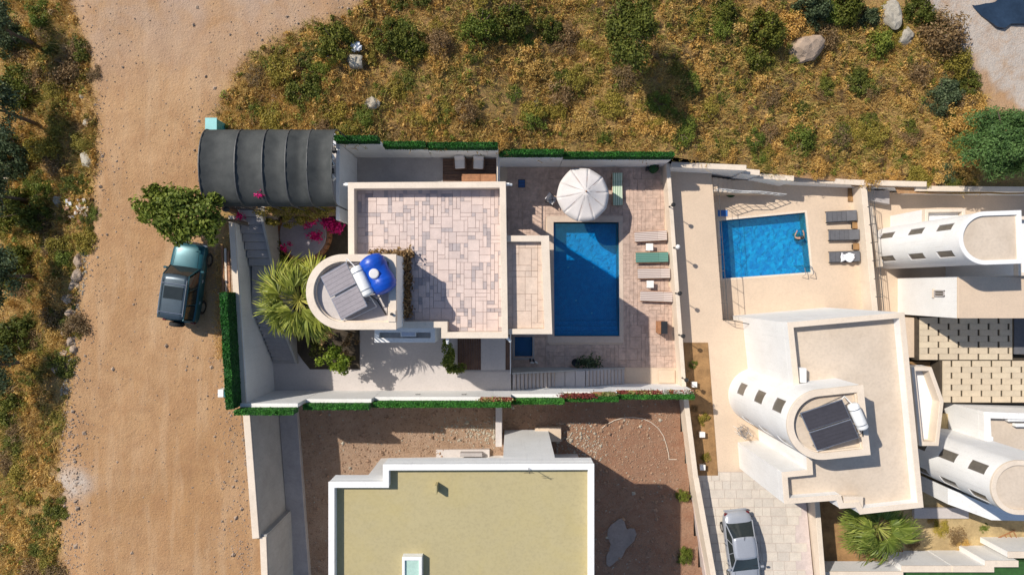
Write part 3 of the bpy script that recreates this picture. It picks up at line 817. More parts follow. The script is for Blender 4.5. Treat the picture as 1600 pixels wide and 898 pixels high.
for sx in (-1, 1):
    for sy in (-1, 1): MB().box((-2.35 + sx * .45, 6.22 + sy * .18, .25), (.06, .06, .37)).build('leg', M['wood'], e)
e = thing('storage_bench', 'woven tan storage bench by the terrace railing', 'bench', (-1.4, 5.9, .07))
MB().box((-1.35, 6.22, .30), (.85, .42, .44)).build('body', M['wood'], e, bevel=.02)
MB().box((-1.35, 6.22, .55), (.9, .46, .05)).build('lid', M['wood'], e, bevel=.015)

# south wall, hedge and planters
SW = [(-13.98, -11.0, 4.0, 4.02, 4.7), (-11.0, -7.5, 2.75, 2.75, 3.35), (-7.5, -.05, 2.1, 2.1, 2.72), (-.05, 2.9, 1.2, 1.2, 1.82), (2.9, 6.0, .45, .45, 1.08), (6.0, 10.5, -.35, -.35, .3)]
sl = ['white south wall corner section, tallest, beside the stairs', 'white south wall section near the lime green bush', 'long white south wall section along the sunny court', 'white south wall section at the top of the slatted stairway', 'white south wall section at the stair landing', 'lowest white south wall section at the pool deck']
hl = ['bright green hedge fence on the tall south corner wall', 'bright green hedge fence south of the lime bush', 'longest bright green hedge fence, south of the court', 'bright green hedge fence behind the yellow flowers', 'bright green hedge fence behind the red flowers', 'bright green hedge fence at the east end with white flowers']
for i, (x0, x1, za, zb, zh) in enumerate(SW):
    t = thing('boundary_wall', sl[i], 'wall', (x0, -6.1, -1), 'sections of the white south boundary wall')
    MB().bx(x0 + .002, -6.15, -3, x1 - .002, -5.95, za).build('wall', M['white_wall'], t, bevel=.012)
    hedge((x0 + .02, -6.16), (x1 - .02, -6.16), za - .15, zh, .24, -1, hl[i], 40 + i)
hedge((-14.32, -.25), (-13.99, -6.1), 3.765, 4.75, .36, -1, 'tall dark green hedge fence along the dirt road', 55)
def flowers(name, label, x0, x1, y, z, mats, cnt, seed, h=.28):
    e = thing(name, label, 'flowers', ((x0 + x1) / 2, y, z), 'flower planters on the south wall')
    MB().bx(x0, y - .1, z, x1, y + .1, z + .14).build('planter', M['wood'], e)
    rs = np.random.default_rng(seed)
    for nm, mt, c, zz, sz in mats:
        n = int(cnt * c); k = rs.integers(0, 9, n); cx = rs.uniform(x0, x1, 9)
        P = np.stack([cx[k] + rs.normal(0, .13, n) - (x0 + x1) / 2, rs.normal(0, .07, n), zz + rs.uniform(-.05, .12, n)], 1)
        N = np.tile([0, 0, 1.0], (n, 1)); o = bpy.data.objects.new(nm, leaves_mesh(nm, P, N, sz, M[mt], rs.uniform(0, 1, n), rs, 1.3)); col.objects.link(o); o.parent = e
G_ = ('foliage', 'leaf_green', .5, .2, .06)
flowers('flower_planter', 'rusty red and yellow flowers on the wall at the top of the stairs', -1.7, -.1, -6.05, 2.1, [G_, ('blossom', 'flower_yellow', .7, .3, .06), ('blossom', 'flower_red', .7, .26, .07)], 380, 1)
flowers('flower_planter', 'dense red flowers on the wall by the stair landing', 2.6, 4.5, -6.05, .9, [G_, ('blossom', 'flower_red', 2.2, .28, .07)], 380, 2)
flowers('flower_planter', 'pale yellow flowers on the wall south of the lower stair flight', 4.6, 5.9, -6.05, .45, [('foliage', 'leaf_green', 1.2, .2, .06), ('blossom', 'flower_yellow', .8, .3, .05)], 330, 3)
flowers('flower_planter', 'long dark red flower row on the wall by the pool deck', 6.05, 8.5, -6.05, -.15, [G_, ('blossom', 'flower_red', 1.8, .26, .06), ('blossom', 'flower_yellow', .3, .3, .06)], 480, 4)
flowers('flower_planter', 'white and pink flowers on the wall at the southeast corner', 8.7, 10.5, -6.05, -.25, [G_, ('blossom', 'flower_white', 1.0, .3, .07), ('blossom', 'flower_red', .5, .26, .06)], 430, 5)

# east wall of the pool deck, running on beside the yard and the neighbour's drive
t = thing('boundary_wall', 'long cream wall between the loungers and the neighbouring walkway', 'wall', (9.5, 0, -2.5))
b = MB(); wall_mb(b, (9.24, 7.44), (10.22, -5.95), .24, -6.5, -1.32, side=1); b.build('wall', M['cream_trim'], t, bevel=.015)
t = thing('boundary_wall', 'cream wall between the rough building yard and the neighbouring drive', 'wall', (10.5, -10, -2.5))
b = MB(); wall_mb(b, (10.22, -6.17), (10.85, -11.4), .30, -6.5, (-1.32, -1.2), side=1); wall_mb(b, (10.85, -11.4), (12.05, -19), .32, -6.5, (-1.19, -.5), side=1)
b.build('wall', M['cream_trim'], t, bevel=.015)
for i, (px, py) in enumerate([(1046, 323), (1053, 387), (1056, 458), (1061, 523), (1066, 590)]):
    x, y = at(px, py, -1.3)
    e = thing('garden_lamp', ['slim dark lamp on the cream wall near its north end', 'white globe lamp on the cream wall behind the green lounger', 'slim dark lamp on the cream wall beside the southern lounger', 'slim dark lamp on the cream wall by the wooden cabinet', 'slim dark lamp on the cream wall near the white flowers'][i], 'lamp', (x, y, -1.32), 'lamps along the cream wall')
    MB().tube((x, y, -1.32), (x, y, -.45), .025, n=8).build('post', M['dark_metal'], e)
    MB().lathe([(.05, 0), (.12, .02), (.13, .12), (.05, .2)], (x, y, -.5), 12).build('lamp_shade', M['lamp_glass' if i == 1 else 'dark_metal'], e)
    MB().lathe([(.05, 0), (.05, .03)], (x, y, -1.32), 10).build('base', M['dark_metal'], e)

# ---- stairway down from the gate
e = thing('garden_stairway', 'grey steps descending from the road gate past the fan palm', 'stairs', (-13.3, 0, 0))
def stair_x(y): 
    a = (3.7 - y) / 8.1; return -14.33 + a * .60, -13.10 + a * .60
def step(y0, y1, z, drop, mat):
    xa, xb = stair_x((y0 + y1) / 2)
    MB().bx(xa + .01, y1, max(-.3, z - drop), xb, y0, z).build('step', mat, e, bevel=.012)
y = 3.7; z = ZR
for k in range(6):
    step(y, y - .42, z, 1.6, M['grey_concrete']); y -= .423; z -= .165
step(y, -1.45, z, 1.6, M['grey_concrete']); yl = -1.453
n = 13
for k in range(n):
    z = 2.3 - (2.3 / (n + .0)) * (k); step(yl, yl - .222, z - .02, 1.2, M['cream_floor'] if False else M['grey_concrete']); yl -= .2255
b = MB()
wall_mb(b, (-13.09, 3.7), (-12.88, 1.18), .12, .2, (ZR + .25, 2.75), side=1); wall_mb(b, (-12.88, 1.18), (-12.66, -1.45), .12, .2, (2.7, 2.6), side=1); wall_mb(b, (-12.66, -1.45), (-12.47, -4.38), .12, -.2, (2.55, .22), side=1)
b.build('stringer', M['grey_wall'], e)
# gate of the driveway
e = thing('entrance_gate', 'dark wrought iron gate beside the shade tunnel', 'gate', (-13, 4.1, ZR))
for x in (-14.3, -13.5, -12.7):
    MB().tube((x, 4.05, ZR), (x, 4.05, ZR + 1.7), .03, n=6).build('post', M['dark_metal'], e)
for zz in (.15, .9, 1.65): MB().tube((-14.3, 4.05, ZR + zz), (-12.7, 4.05, ZR + zz), .02, n=6).build('rail', M['dark_metal'], e)
for k in range(15): MB().tube((-14.25 + k * .11, 4.05, ZR + .15), (-14.25 + k * .11, 4.05, ZR + 1.65), .012, n=5).build('bar', M['dark_metal'], e)
e = thing('gate_pillar', 'dark brown gate pillar with a lamp between tree and tunnel', 'pillar', (-14.4, 4.0, ZR))
MB().bx(-14.55, 3.85, ZR, -14.3, 4.9, ZR + 1.2).build('pillar', M['wood_deck'], e, bevel=.02)
MB().tube((-14.3, 4.0, ZR), (-14.3, 4.75, ZR + 2.0), .035, n=8).build('bracket', M['white_metal'], e)
MB().lathe([(.03, 0), (.16, .03), (.18, .2), (.06, .3)], (-14.35, 3.95, ZR + 1.22), 12).build('lamp', M['black_plastic'], e)

# ---- shade tunnel (carport)
e = thing('shade_tunnel', 'dark grey arched shade net tunnel over the driveway', 'carport', (-11.8, 5.7, ZR))
XT = [-14.85, -13.15, -11.85, -10.75, -9.72, -8.55]; YC = 5.86; HW = 1.86; ZE = 5.35; ZA = 6.5
def arch(a, sag=0.0): return YC - HW * math.cos(a), ZE + (ZA - ZE - sag) * math.sin(a) ** .8
NA = 18
for i in range(5):
    b = MB(); x0, x1 = XT[i], XT[i + 1]; NX = 8; vs = []; fs = []
    for p_ in range(NX + 1):
        u = p_ / NX; x = x0 + (x1 - x0) * u; sag = .22 * math.sin(math.pi * u) + .03 * math.sin(7 * u + i)
        for q in range(NA + 1):
            y, z = arch(math.pi * q / NA, sag if 0 < q < NA else 0); vs.append((x, y, z + .022 * math.sin(q * 2.1 + p_ * 1.7 + i)))
    for p_ in range(NX):
        for q in range(NA): a = p_ * (NA + 1) + q; fs.append((a, a + 1, a + NA + 2, a + NA + 1))
    b.add(vs, fs); o = b.build('shade_panel', M['shade_net'], e, smooth=True)
for x in XT:
    b = MB(); pts = [(x, *arch(math.pi * q / 14)) for q in range(15)]; b.path(pts, .035, 6); b.build('rib', M['net_metal'], e)
    for s in (0, math.pi):
        y, z = arch(s); MB().tube((x, y, ZR), (x, y, ZE), .035, n=6).build('post', M['net_metal'], e)
for s in (0, math.pi):
    y, z = arch(s); MB().tube((XT[0], y, ZE), (XT[-1], y, ZE), .03, n=6).build('eave_rail', M['net_metal'], e)
e = thing('utility_cabinet', 'small turquoise cabinet sticking out behind the shade tunnel corner', 'cabinet', (-14.3, 8.1, ZR))
x, y = at(331, 192, 4.4)
MB().box((x, y - .1, 3.9), (.55, .6, 1.1)).build('body', M['teal_plastic'], e, bevel=.03)
MB().box((x, y - .1, 4.47), (.6, .66, .05)).build('lid', M['teal_plastic'], e, bevel=.01)
e = thing('stored_goods', 'white and grey clutter stored in the gap beside the tunnel', 'clutter', (-8.9, 7, 3.62))
for k in range(7):
    x, y = at(521 + rnd.uniform(-3, 2), 212 + k * 11, 4.0); MB().box((x, y, 3.75 + .05 * k % 3), (.22, .28, .2), rnd.random()).build('box', M[['white_plastic', 'steel', 'black_plastic'][k % 3]], e, bevel=.02)

# ================================================================== FIRST VILLA
def body(parent, poly, z0, z1, mat, name='wall'): return MB().prism(poly, z0, z1).build(name, mat, parent)
def parapet(parent, poly, t, z0, z1, mat, capmat=None, name='parapet'):
    o = MB().prism(poly, z0, z1, [inset(poly, t)]).build(name, mat, parent, bevel=.02)
    if capmat: MB().prism(inset(poly, -.015), z1 + .002, z1 + .05, [inset(poly, t + .015)]).build('parapet_cap', capmat, parent, bevel=.012)
def tower(parent, cx, cy, r, east, z0, z1, rot, wins, wallmat, rimmat, roofmat, tp=.31, dp=.35, nf=30):
    ca, sa = math.cos(rot), math.sin(rot)
    def T(x, y): return (cx + x * ca - y * sa, cy + x * sa + y * ca)
    arc = [math.pi / 2 + math.pi * k / nf for k in range(nf + 1)]
    poly = [T(r * math.cos(a), r * math.sin(a)) for a in arc] + [T(east, -r), T(east, r)]
    wb = MB(); n = len(poly); zt = z1 - .14
    for i in range(n):
        a, b = poly[i], poly[(i + 1) % n]
        cuts = []
        if i < nf:
            am = (arc[i] + arc[i + 1]) / 2
            for wi, (wa, wz, ww, wh) in enumerate(wins):
                if abs(am - math.radians(wa)) < ww / r / 2: cuts.append((wz - wh / 2, wz + wh / 2, wi))
        cuts.sort(); z = z0
        for c0, c1, wi in cuts:
            wb.quad((a[0], a[1], z), (b[0], b[1], z), (b[0], b[1], c0), (a[0], a[1], c0)); z = c1
            ia = (a[0] + (cx - a[0]) * .1, a[1] + (cy - a[1]) * .1); ib = (b[0] + (cx - b[0]) * .1, b[1] + (cy - b[1]) * .1)
            for zz in (c0, c1): wb.quad((a[0], a[1], zz), (b[0], b[1], zz), (ib[0], ib[1], zz), (ia[0], ia[1], zz))
        wb.quad((a[0], a[1], z), (b[0], b[1], z), (b[0], b[1], zt), (a[0], a[1], zt))
    fl = z1 - dp
    wb.build('tower_wall', wallmat, parent, smooth=False)
    for wa, wz, ww, wh in wins:
        idx = [i for i in range(nf) if abs((arc[i] + arc[i + 1]) / 2 - math.radians(wa)) < ww / r / 2]
        if not idx: continue
        g = MB(); s = .965
        for i in idx:
            a = T(r * s * math.cos(arc[i]), r * s * math.sin(arc[i])); b = T(r * s * math.cos(arc[i + 1]), r * s * math.sin(arc[i + 1]))
            g.quad((*a, wz - wh / 2), (*b, wz - wh / 2), (*b, wz + wh / 2), (*a, wz + wh / 2))
        fr = MB()
        for aa in (arc[idx[0]], arc[idx[-1] + 1]):
            q = T(r * .97 * math.cos(aa), r * .97 * math.sin(aa)); fr.tube((*q, wz - wh / 2), (*q, wz + wh / 2), .018, n=4)
        for zz in (wz - wh / 2 + .02, wz + wh / 2 - .02):
            for i in idx:
                a = T(r * .97 * math.cos(arc[i]), r * .97 * math.sin(arc[i])); b = T(r * .97 * math.cos(arc[i + 1]), r * .97 * math.sin(arc[i + 1])); fr.tube((*a, zz), (*b, zz), .018, n=4)
        # reveals at the two sides
        rv = MB()
        for aa in (arc[idx[0]], arc[idx[-1] + 1]):
            a = T(r * math.cos(aa), r * math.sin(aa)); b = T(r * .9 * math.cos(aa), r * .9 * math.sin(aa))
            rv.quad((*a, wz - wh / 2), (*b, wz - wh / 2), (*b, wz + wh / 2), (*a, wz + wh / 2))
        rv.build('window_reveal', wallmat, parent)
        w_ = fr.build('window_frame', M['grey_concrete'], parent); g.build('pane', M['window_glass'], w_)
    MB().prism(inset(poly, .02), fl - .15, fl).build('tower_roof', roofmat, parent)
    MB().prism(inset(poly, -.03), zt, z1, [inset(poly, tp)]).build('tower_parapet', rimmat, parent, bevel=.025)
    ib = MB(); ib.prism(inset(poly, tp - .02), fl - .01, zt, [inset(poly, tp + .06)]); ib.build('parapet_inner_face', rimmat, parent)
    return poly
def solar_heater(label, px, py, z, ang, lat, dep, cmat, tank_shift=0.0, group=None):
    """ang: horizontal direction in which the collectors rise"""
    x, y = at(px, py, z + .6)
    e = thing('solar_water_heater', label, 'solar heater', (x, y, z), group)
    u = Vector((math.cos(ang), math.sin(ang), 0)); v = Vector((-u.y, u.x, 0)); rise = .55; o0 = Vector((x, y, z))
    def Q(a, b, h): return tuple(o0 + u * a + v * b + Vector((0, 0, h)))
    def slab(mb, a0, a1, b0, b1, th, lift):
        h0 = .25 + lift; f = lambda a: h0 + rise * (a + dep / 2) / dep
        mb.add([Q(a0, b0, f(a0)), Q(a1, b0, f(a1)), Q(a1, b1, f(a1)), Q(a0, b1, f(a0)), Q(a0, b0, f(a0) + th), Q(a1, b0, f(a1) + th), Q(a1, b1, f(a1) + th), Q(a0, b1, f(a0) + th)],
               [(0, 3, 2, 1), (4, 5, 6, 7), (0, 1, 5, 4), (1, 2, 6, 5), (2, 3, 7, 6), (3, 0, 4, 7)])
    hw = lat / 2
    for s in (-1, 1):
        b0, b1 = (.035, hw) if s > 0 else (-hw, -.035)
        c = MB(); slab(c, -dep / 2, dep / 2, b0, b1, .08, 0); co = c.build('collector', M['steel'], e, bevel=.008)
        g = MB(); slab(g, -dep / 2 + .03, dep / 2 - .03, b0 + .03, b1 - .03, .006, .082); g.build('collector_glass', cmat, co)
        for q in range(5):
            bb = b0 + .12 + (b1 - b0 - .24) * q / 4; ln = MB(); slab(ln, -dep / 2 + .04, dep / 2 - .04, bb - .004, bb + .004, .002, .0895); ln.build('riser_line', M['collector_dark'] if cmat is M['collector'] else M['pipe_black'], co)
    for s in (-1, 1):
        f = MB(); f.tube(Q(-dep / 2, s * hw * .8, 0), Q(-dep / 2, s * hw * .8, .28), .02, n=6).tube(Q(dep / 2, s * hw * .8, 0), Q(dep / 2, s * hw * .8, .9), .02, n=6).tube(Q(-dep / 2, s * hw * .8, .02), Q(dep / 2 + .5, s * hw * .8, .02), .02, n=6).tube(Q(dep / 2 + .5, s * hw * .8, .02), Q(dep / 2 + .2, s * hw * .8, .85), .02, n=6)
        f.build('support_frame', M['steel'], e)
    c0 = Vector(Q(dep / 2 + .30, -hw * .62 + tank_shift, 1.0)); c1 = Vector(Q(dep / 2 + .30, hw * .62 + tank_shift, 1.0)); d = (c1 - c0)
    mt = d.to_track_quat('Z', 'Y').to_matrix(); L = d.length
    MB().lathe([(.0, -.05), (.18, -.03), (.25, .03), (.26, .06), (.26, L - .06), (.25, L - .03), (.18, L + .03), (0, L + .05)], tuple(c0), 24, mt, closed=False).build('tank', M['white_metal'], e, smooth=True)
    b = MB()
    for q in (.18, .82): 
        cc = c0 + d * q; b.lathe([(.267, -.02), (.27, .02)], tuple(cc), 24, mt, closed=False)
    b.build('tank_band', M['steel'], e)
    b = MB(); b.path([Q(dep / 2, hw, .85), Q(dep / 2 + .12, hw + .12, .95), tuple(c1)], .022); b.build('pipe', M['white_plastic'], e); b = MB(); b.path([Q(-dep / 2, -hw, .33), Q(-dep / 2 + .4, -hw - .14, .2), Q(dep / 2 + .2, -hw - .14, .15), tuple(c0)], .022)
    b.build('pipe', M['white_plastic'], e)
    b = MB(); b.path([tuple(c0), tuple(c0 + Vector((.25, -.25, -.5))), tuple(c0 + Vector((.55, -.9, -.95)))], .03); b.build('hose', M['pipe_black'], e)
    return e

V1Z = 6.27
v1 = thing('villa', 'white villa with pink tiled roof terrace, round stair tower and blue roof tank', 'house', (-4, 1, 0))
F1 = ats([(544, 285.5), (790, 284), (793.5, 528), (690, 528), (690, 511.5), (545, 511.5)], V1Z)
NE = ccw(F1); F1L = ats([(544, 285.5)], V1Z) + [(-1.9, F1[1][1] + .0), (-1.9, 3.3), (F1[1][0], 3.3)] + F1[2:]
body(v1, F1L, -3.5, 2.9, M['white_wall']); body(v1, F1, 2.9, 5.55, M['white_wall'], 'upper_wall')
MB().box((F1[1][0] - .16, F1[1][1] - .16, .2), (.28, .28, 5.4)).build('corner_column', M['white_wall'], v1)
parapet(v1, F1, .27, 5.55, V1Z - .05, M['cream_trim'], M['cream_trim'])
rf = MB().prism(inset(F1, .26), 5.5, 5.58).build('roof', M['tile_joint'], v1)
TX, TY, TR, TE = -7.53, -.2, 1.66, 2.32
TPOLY = [(TX + TR * math.cos(math.pi / 2 + math.pi * k / 16), TY + TR * math.sin(math.pi / 2 + math.pi * k / 16)) for k in range(17)] + [(TX + TE, TY - TR), (TX + TE, TY + TR)]
ashlar(inset(F1, .28), 5.58, .185, rf, M['tile_light'], M['tile_dark'], seed=11, gap=.007, maxn=296, holes=[TPOLY])
AZ = 5.95
FA = ats([(793, 368), (858, 368), (863, 522), (793, 522)], AZ)
an = thing('villa_annex', 'lower tiled annex wing between the villa and the deep blue pool', 'house', (.9, 0, ZD))
FA[0] = (F1[1][0] + .005 if False else -.27, FA[0][1]); FA[3] = (-.19, FA[3][1])
body(an, FA, -3.5, 5.65, M['white_wall'])
_a, _b, _c, _d = FA; U_ = [_a, _b, _c, _d, (_d[0], _d[1] + .26), (_c[0] - .38, _c[1] + .26), (_b[0] - .38, _b[1] - .30), (_a[0], _a[1] - .30)]
MB().prism(U_, 5.65, 6.0).build('parapet', M['cream_trim'], an, bevel=.02)
ane = MB().prism([(_a[0], _a[1] - .30), (_b[0] - .38, _b[1] - .30), (_c[0] - .38, _c[1] + .26), (_d[0], _d[1] + .26)], 5.651, 5.66).build('roof', M['annex_tile'], an)
ashlar([(_a[0], _a[1] - .31), (_b[0] - .39, _b[1] - .31), (_c[0] - .39, _c[1] + .27), (_d[0], _d[1] + .27)], 5.66, .27, ane, M['annex_tile'], M['annex_tile'], seed=21, gap=.006, maxn=200)
tower(v1, TX, TY, TR, TE, -1, 8.1, 0, [(155, 6.8, .75, .9), (155, 4.4, .75, .9), (155, 2, .75, .9), (215, 5.6, .75, .9), (215, 3.0, .75, .9)], M['white_wall'], M['cream_trim'], M['court_floor'])
# windows and doors on the flat walls
def flat_window(parent, x, y, z, w_, h_, nx, ny, door=False):
    u = Vector((-ny, nx, 0)); n_ = Vector((nx, ny, 0)); c = Vector((x, y, z)); rot = math.atan2(u.y, u.x)
    fr = MB()
    for s in (-1, 1): fr.box(tuple(c + u * s * (w_ / 2) + n_ * .03), (.07, .08, h_ + .07), rot); fr.box(tuple(c + Vector((0, 0, s * h_ / 2)) + n_ * .032), (w_ + .05, .076, .07), rot)
    fr.box(tuple(c + n_ * .03), (.05, .06, h_), rot)
    f = fr.build('door_frame' if door else 'window_frame', M['grey_concrete'], parent); MB().box(tuple(c + n_ * .012), (w_, .02, h_), rot).build('pane', M['window_glass'], f)
    if not door: MB().box(tuple(c + Vector((0, 0, -h_ / 2 - .07)) + n_ * .06), (w_ + .2, .14, .05), rot).build('sill', M['cream_trim'], parent)
for x in (-6, -3.4): flat_window(v1, x, 4.985 + .0, 1.1 if x < -4 else 1.05, 1.5, 2.0, 0, 1, True)
flat_window(v1, -2.2, 4.985, 4.2, 1.4, 1.2, 0, 1); flat_window(v1, -2.0, -2.415, 1.1, 1.3, 2.1, 0, -1, True); flat_window(v1, -1.8, -2.415, 4.0, 1.4, 1.2, 0, -1)
flat_window(an, 1.82, 1.0, -1.3, 1.8, 2.1, 1, 0, True); flat_window(an, 1.88, -.9, 1.3, 1.4, 1.2, 1, 0); flat_window(an, 1.86, .4, 3.8, 1.6, 1.3, 1, 0)
# lower box with the air conditioner
LB = ats([(585, 512), (680, 512), (680, 535), (585, 535)], 3.2)
body(v1, LB, -.5, 2.6, M['white_wall'], 'balcony_slab'); parapet(v1, LB, .24, 2.6, 3.2, M['white_wall'], None, 'balcony_parapet')
e = thing('air_conditioner', 'white air conditioner unit in the small balcony below the tower', 'air conditioner', (-5.3, -2.5, 2.6))
ax, ay = at(638, 521.5, 3.15); MB().box((ax, ay, 2.9), (.82, .30, .58)).build('case', M['white_plastic'], e, bevel=.02); MB().box((ax, ay, 3.197), (.7, .2, .01)).build('grille', M['steel'], e)
MB().tube((ax + .1, ay - .151, 2.9), (ax + .1, ay - .17, 2.9), .2, n=16).build('fan_guard', M['dark_metal'], e)
# porch pieces south of the villa
b = thing('entry_deck', 'dark brown plank landing south of the villa next to the climbing plant', 'deck', (-2.5, -3.5, 0))
for k in range(10):
    MB().bx(-3.14 + k * .135, -4.75, .006, -3.14 + k * .135 + .125, -2.42, .10).build('plank', M['wood_deck'], b, bevel=.005)
b = thing('entry_slab', 'smooth pale grey slab beside the dark plank landing', 'slab', (-1, -3.5, 0))
MB().bx(-1.79, -4.75, .006, -.38, -2.42, .13).build('slab', M['court_floor'], b, bevel=.01)
MB().bx(-.37, -4.75, .006, -.11, -2.42, .05).build('strip', M['wood_deck'], b)
MB().bx(-3.2, -4.86, .006, -.11, -4.755, .12).build('edge_kerb', M['grey_concrete'], b)
e = thing('glass_railing', 'thin pale handrail above the plunge tub', 'railing', (-.05, -3.5, 0))
MB().tube((-.09, -2.45, 1.0), (-.09, -4.85, 1.0), .025, n=8).build('handrail', M['white_metal'], e)
for k in range(5): MB().tube((-.09, -2.5 - k * .58, 0), (-.09, -2.5 - k * .58, 1.0), .018, n=6).build('post', M['white_metal'], e)
e = solar_heater('silver solar panels with a white tank on the villa tower beside the blue tank', 537, 455, 7.75, R(26), 2.15, 1.45, M['collector'])
# blue ribbed water tank
e = thing('water_tank', 'bright blue plastic water tank with white lid on the villa tower', 'water tank', (-5.7, .6, 7.75))
bx_, by_ = at(590, 428, 8.5)
rs_ = np.random.default_rng(5)
bt = bmesh.new(); bmesh.ops.create_uvsphere(bt, u_segments=40, v_segments=24, radius=1)
ang = R(-62)
for v_ in bt.verts:
    x, y, z = v_.co
    sg = 1 if x > 0 else -1; sx = abs(x) ** .8 * sg; rr0 = max(1e-6, math.hypot(y, z)); rad = (1 - abs(x) ** 5) ** .5 if abs(x) < 1 else 0
    waist = .88 + .12 * min(1, abs(abs(sx) - .0) / .42) ** 2 if abs(sx) < .42 else 1.0
    ribs = 1 + .045 * math.cos(9.4 * math.pi * sx)
    k_ = rad / rr0 * waist * ribs
    px_, py_, pz_ = sx * .92, y * .60 * k_, z * .55 * k_
    v_.co = (px_ * math.cos(ang) - py_ * math.sin(ang), px_ * math.sin(ang) + py_ * math.cos(ang), pz_)
me = bpy.data.meshes.new('tank_body'); bt.to_mesh(me); bt.free(); me.materials.append(M['blue_plastic']); me.polygons.foreach_set('use_smooth', [True] * len(me.polygons))
o = bpy.data.objects.new('tank_body', me); col.objects.link(o); o.parent = e; o.location = Vector((bx_, by_, 8.42)) - e.location
lx, ly = at(584, 427.5, 9.0)
MB().lathe([(.21, 0), (.22, .05), (.18, .08), (0, .09)], (lx, ly, 8.92), 24, closed=False).build('lid', M['cushion'], e)
for s in (-.45, .45): MB().box((bx_ + s * math.cos(ang), by_ + s * math.sin(ang), 7.9), (.12, .9, .3), ang).build('cradle', M['blue_plastic'], e, bevel=.02)
for s in (-.5, .0, .5): 
    MB().box((bx_ + s * math.cos(ang), by_ + s * math.sin(ang), 8.42), (.05, 1.08, 1.04), ang).build('rib', M['blue_plastic'], e, bevel=.02) if False else None
e = thing('tower_vent', 'small cream vent box at the tower corner by the black hose', 'vent', (-5.4, -1.6, 7.75))
vx, vy = at(612, 494, 8.2); MB().box((vx, vy, 7.95), (.34, .5, .42)).build('box', M['cream_trim'], e, bevel=.01); MB().tube((vx, vy + .1, 8.1), (vx, vy + .1, 8.3), .06, n=10).build('cap', M['black_plastic'], e)
# dry creeper around the tower foot on the roof
rs_ = np.random.default_rng(9); n = 1500
seg = rs_.uniform(0, 1, n); P = np.zeros((n, 3))
xa = TX + TE + .04
P[:, 0] = np.where(seg < .45, rs_.uniform(-6.9, xa + .4, n), xa + np.abs(rs_.normal(0, .14, n))); P[:, 1] = np.where(seg < .45, TY + TR + .06 + np.abs(rs_.normal(0, .14, n)), rs_.uniform(-1.45, TY + TR + .3, n))
P[:, 2] = 5.62 + np.abs(rs_.normal(0, .32, n)); ct = np.array([-6, 1, 5.6])
e = thing('dry_creeper', 'brown withered creeper at the foot of the tower on the roof terrace', 'climbing plant', tuple(ct))
o = bpy.data.objects.new('foliage', leaves_mesh('foliage', P - ct, np.tile([0, 0, .6], (n, 1)), .09, M['leaf_brown'], rs_.uniform(0, .8, n), rs_, 2.2)); col.objects.link(o); o.parent = e
for k in range(6): MB().tube((xa + .06, TY + TR - .5 * k, 5.6), (xa + .12, TY + TR - .5 * k - .4, 6.4), .015, n=5).build('stem', M['bark'], e)
b = MB()

# stairway down to the pool deck, along the south wall
e = thing('slatted_stairway', 'long flight of narrow pale steps descending along the flowered south wall', 'stairs', (3, -5.4, ZD))
x = .0; z = 0.0; TW = .232
for k in range(11):
    z -= .105; MB().bx(x + .03, -5.93, ZD - .02, x + TW, -4.98, z).build('step', M['tile_light'] if False else M['court_floor'], e, bevel=.01); MB().bx(x + TW - .035, -5.925, z + .001, x + TW - .005, -4.99, z + .02).build('nosing', M['coping'], e); x += TW
for k in range(3):
    MB().bx(x + .01, -5.93, ZD - .02, x + .60, -4.98, z - .03).build('landing_slab', M['court_floor'], e, bevel=.01); x += .615
for k in range(11):
    z -= .105; MB().bx(x + .03, -5.93, ZD - .02, x + TW, -4.98, max(z, ZD + .03)).build('step', M['court_floor'], e, bevel=.01); MB().bx(x + TW - .035, -5.925, max(z, ZD + .03) + .001, x + TW - .005, -4.99, max(z, ZD + .03) + .02).build('nosing', M['coping'], e); x += TW
b = MB(); wall_mb(b, (0, -4.96), (x, -4.96), .09, ZD - .02, (.12, ZD + .15)); b.build('side_curb', M['grey_wall'], e)

# ================================================================== furniture on the pool deck
def lounger_proto(name, label, mat, frame, x, y, z, rz, back=R(0), striped=True):
    e = thing(name, label, 'sun lounger', (0, 0, 0))
    MB().box((-.25, 0, .33), (1.42, .60, .07)).build('mattress', mat, e, bevel=.02)
    MB().box((.73, 0, .33 + .30 * math.sin(back)), (.56, .60, .07), mat=Matrix.Rotation(-back, 3, 'Y')).build('backrest', mat, e, bevel=.02)
    for s in (-1, 1): MB().box((0, s * .32, .27), (1.95, .04, .06)).build('side_rail', frame, e, bevel=.006)
    for sx in (-.8, .75):
        for s in (-1, 1): MB().box((sx, s * .31, .125), (.05, .04, .25)).build('leg', frame, e)
    e.location = (x, y, z); e.rotation_euler.z = rz; return e
def place_xy(px, py, z): return at(px, py, z)
x, y = at(1016, 369, ZD + .35)
L1 = lounger_proto('sun_lounger', 'brown striped sun lounger, northmost of the row by the cream wall', M['stripe_brown'], M['wood'], x, y, ZD, R(3), R(12))
x, y = at(1018, 402, ZD + .35)
L2 = dup(L1, (x, y, ZD), R(1), 'green striped sun lounger in the row by the cream wall'); 
for c in L2.children:
    if c.name.startswith(('mattress', 'backrest')): c.data = c.data.copy(); c.data.materials[0] = M['stripe_green']
x, y = at(1021, 427, ZD + .35); L3 = dup(L1, (x, y, ZD), R(1), 'brown striped sun lounger directly south of the green one')
x, y = at(1025, 463, ZD + .35); L4 = dup(L1, (x, y, ZD), R(-2), 'brown striped sun lounger, southmost of the row')
x, y = at(965, 296, ZD + .35); L5 = dup(L1, (x, y, ZD), R(91), 'lime and white striped sun lounger half in shade beside the parasol')
for c in L5.children:
    if c.name.startswith(('mattress', 'backrest')): c.data = c.data.copy(); c.data.materials[0] = M['stripe_lime']
for o in (L1, L3, L4): o['group'] = 'sun loungers by the cream wall'
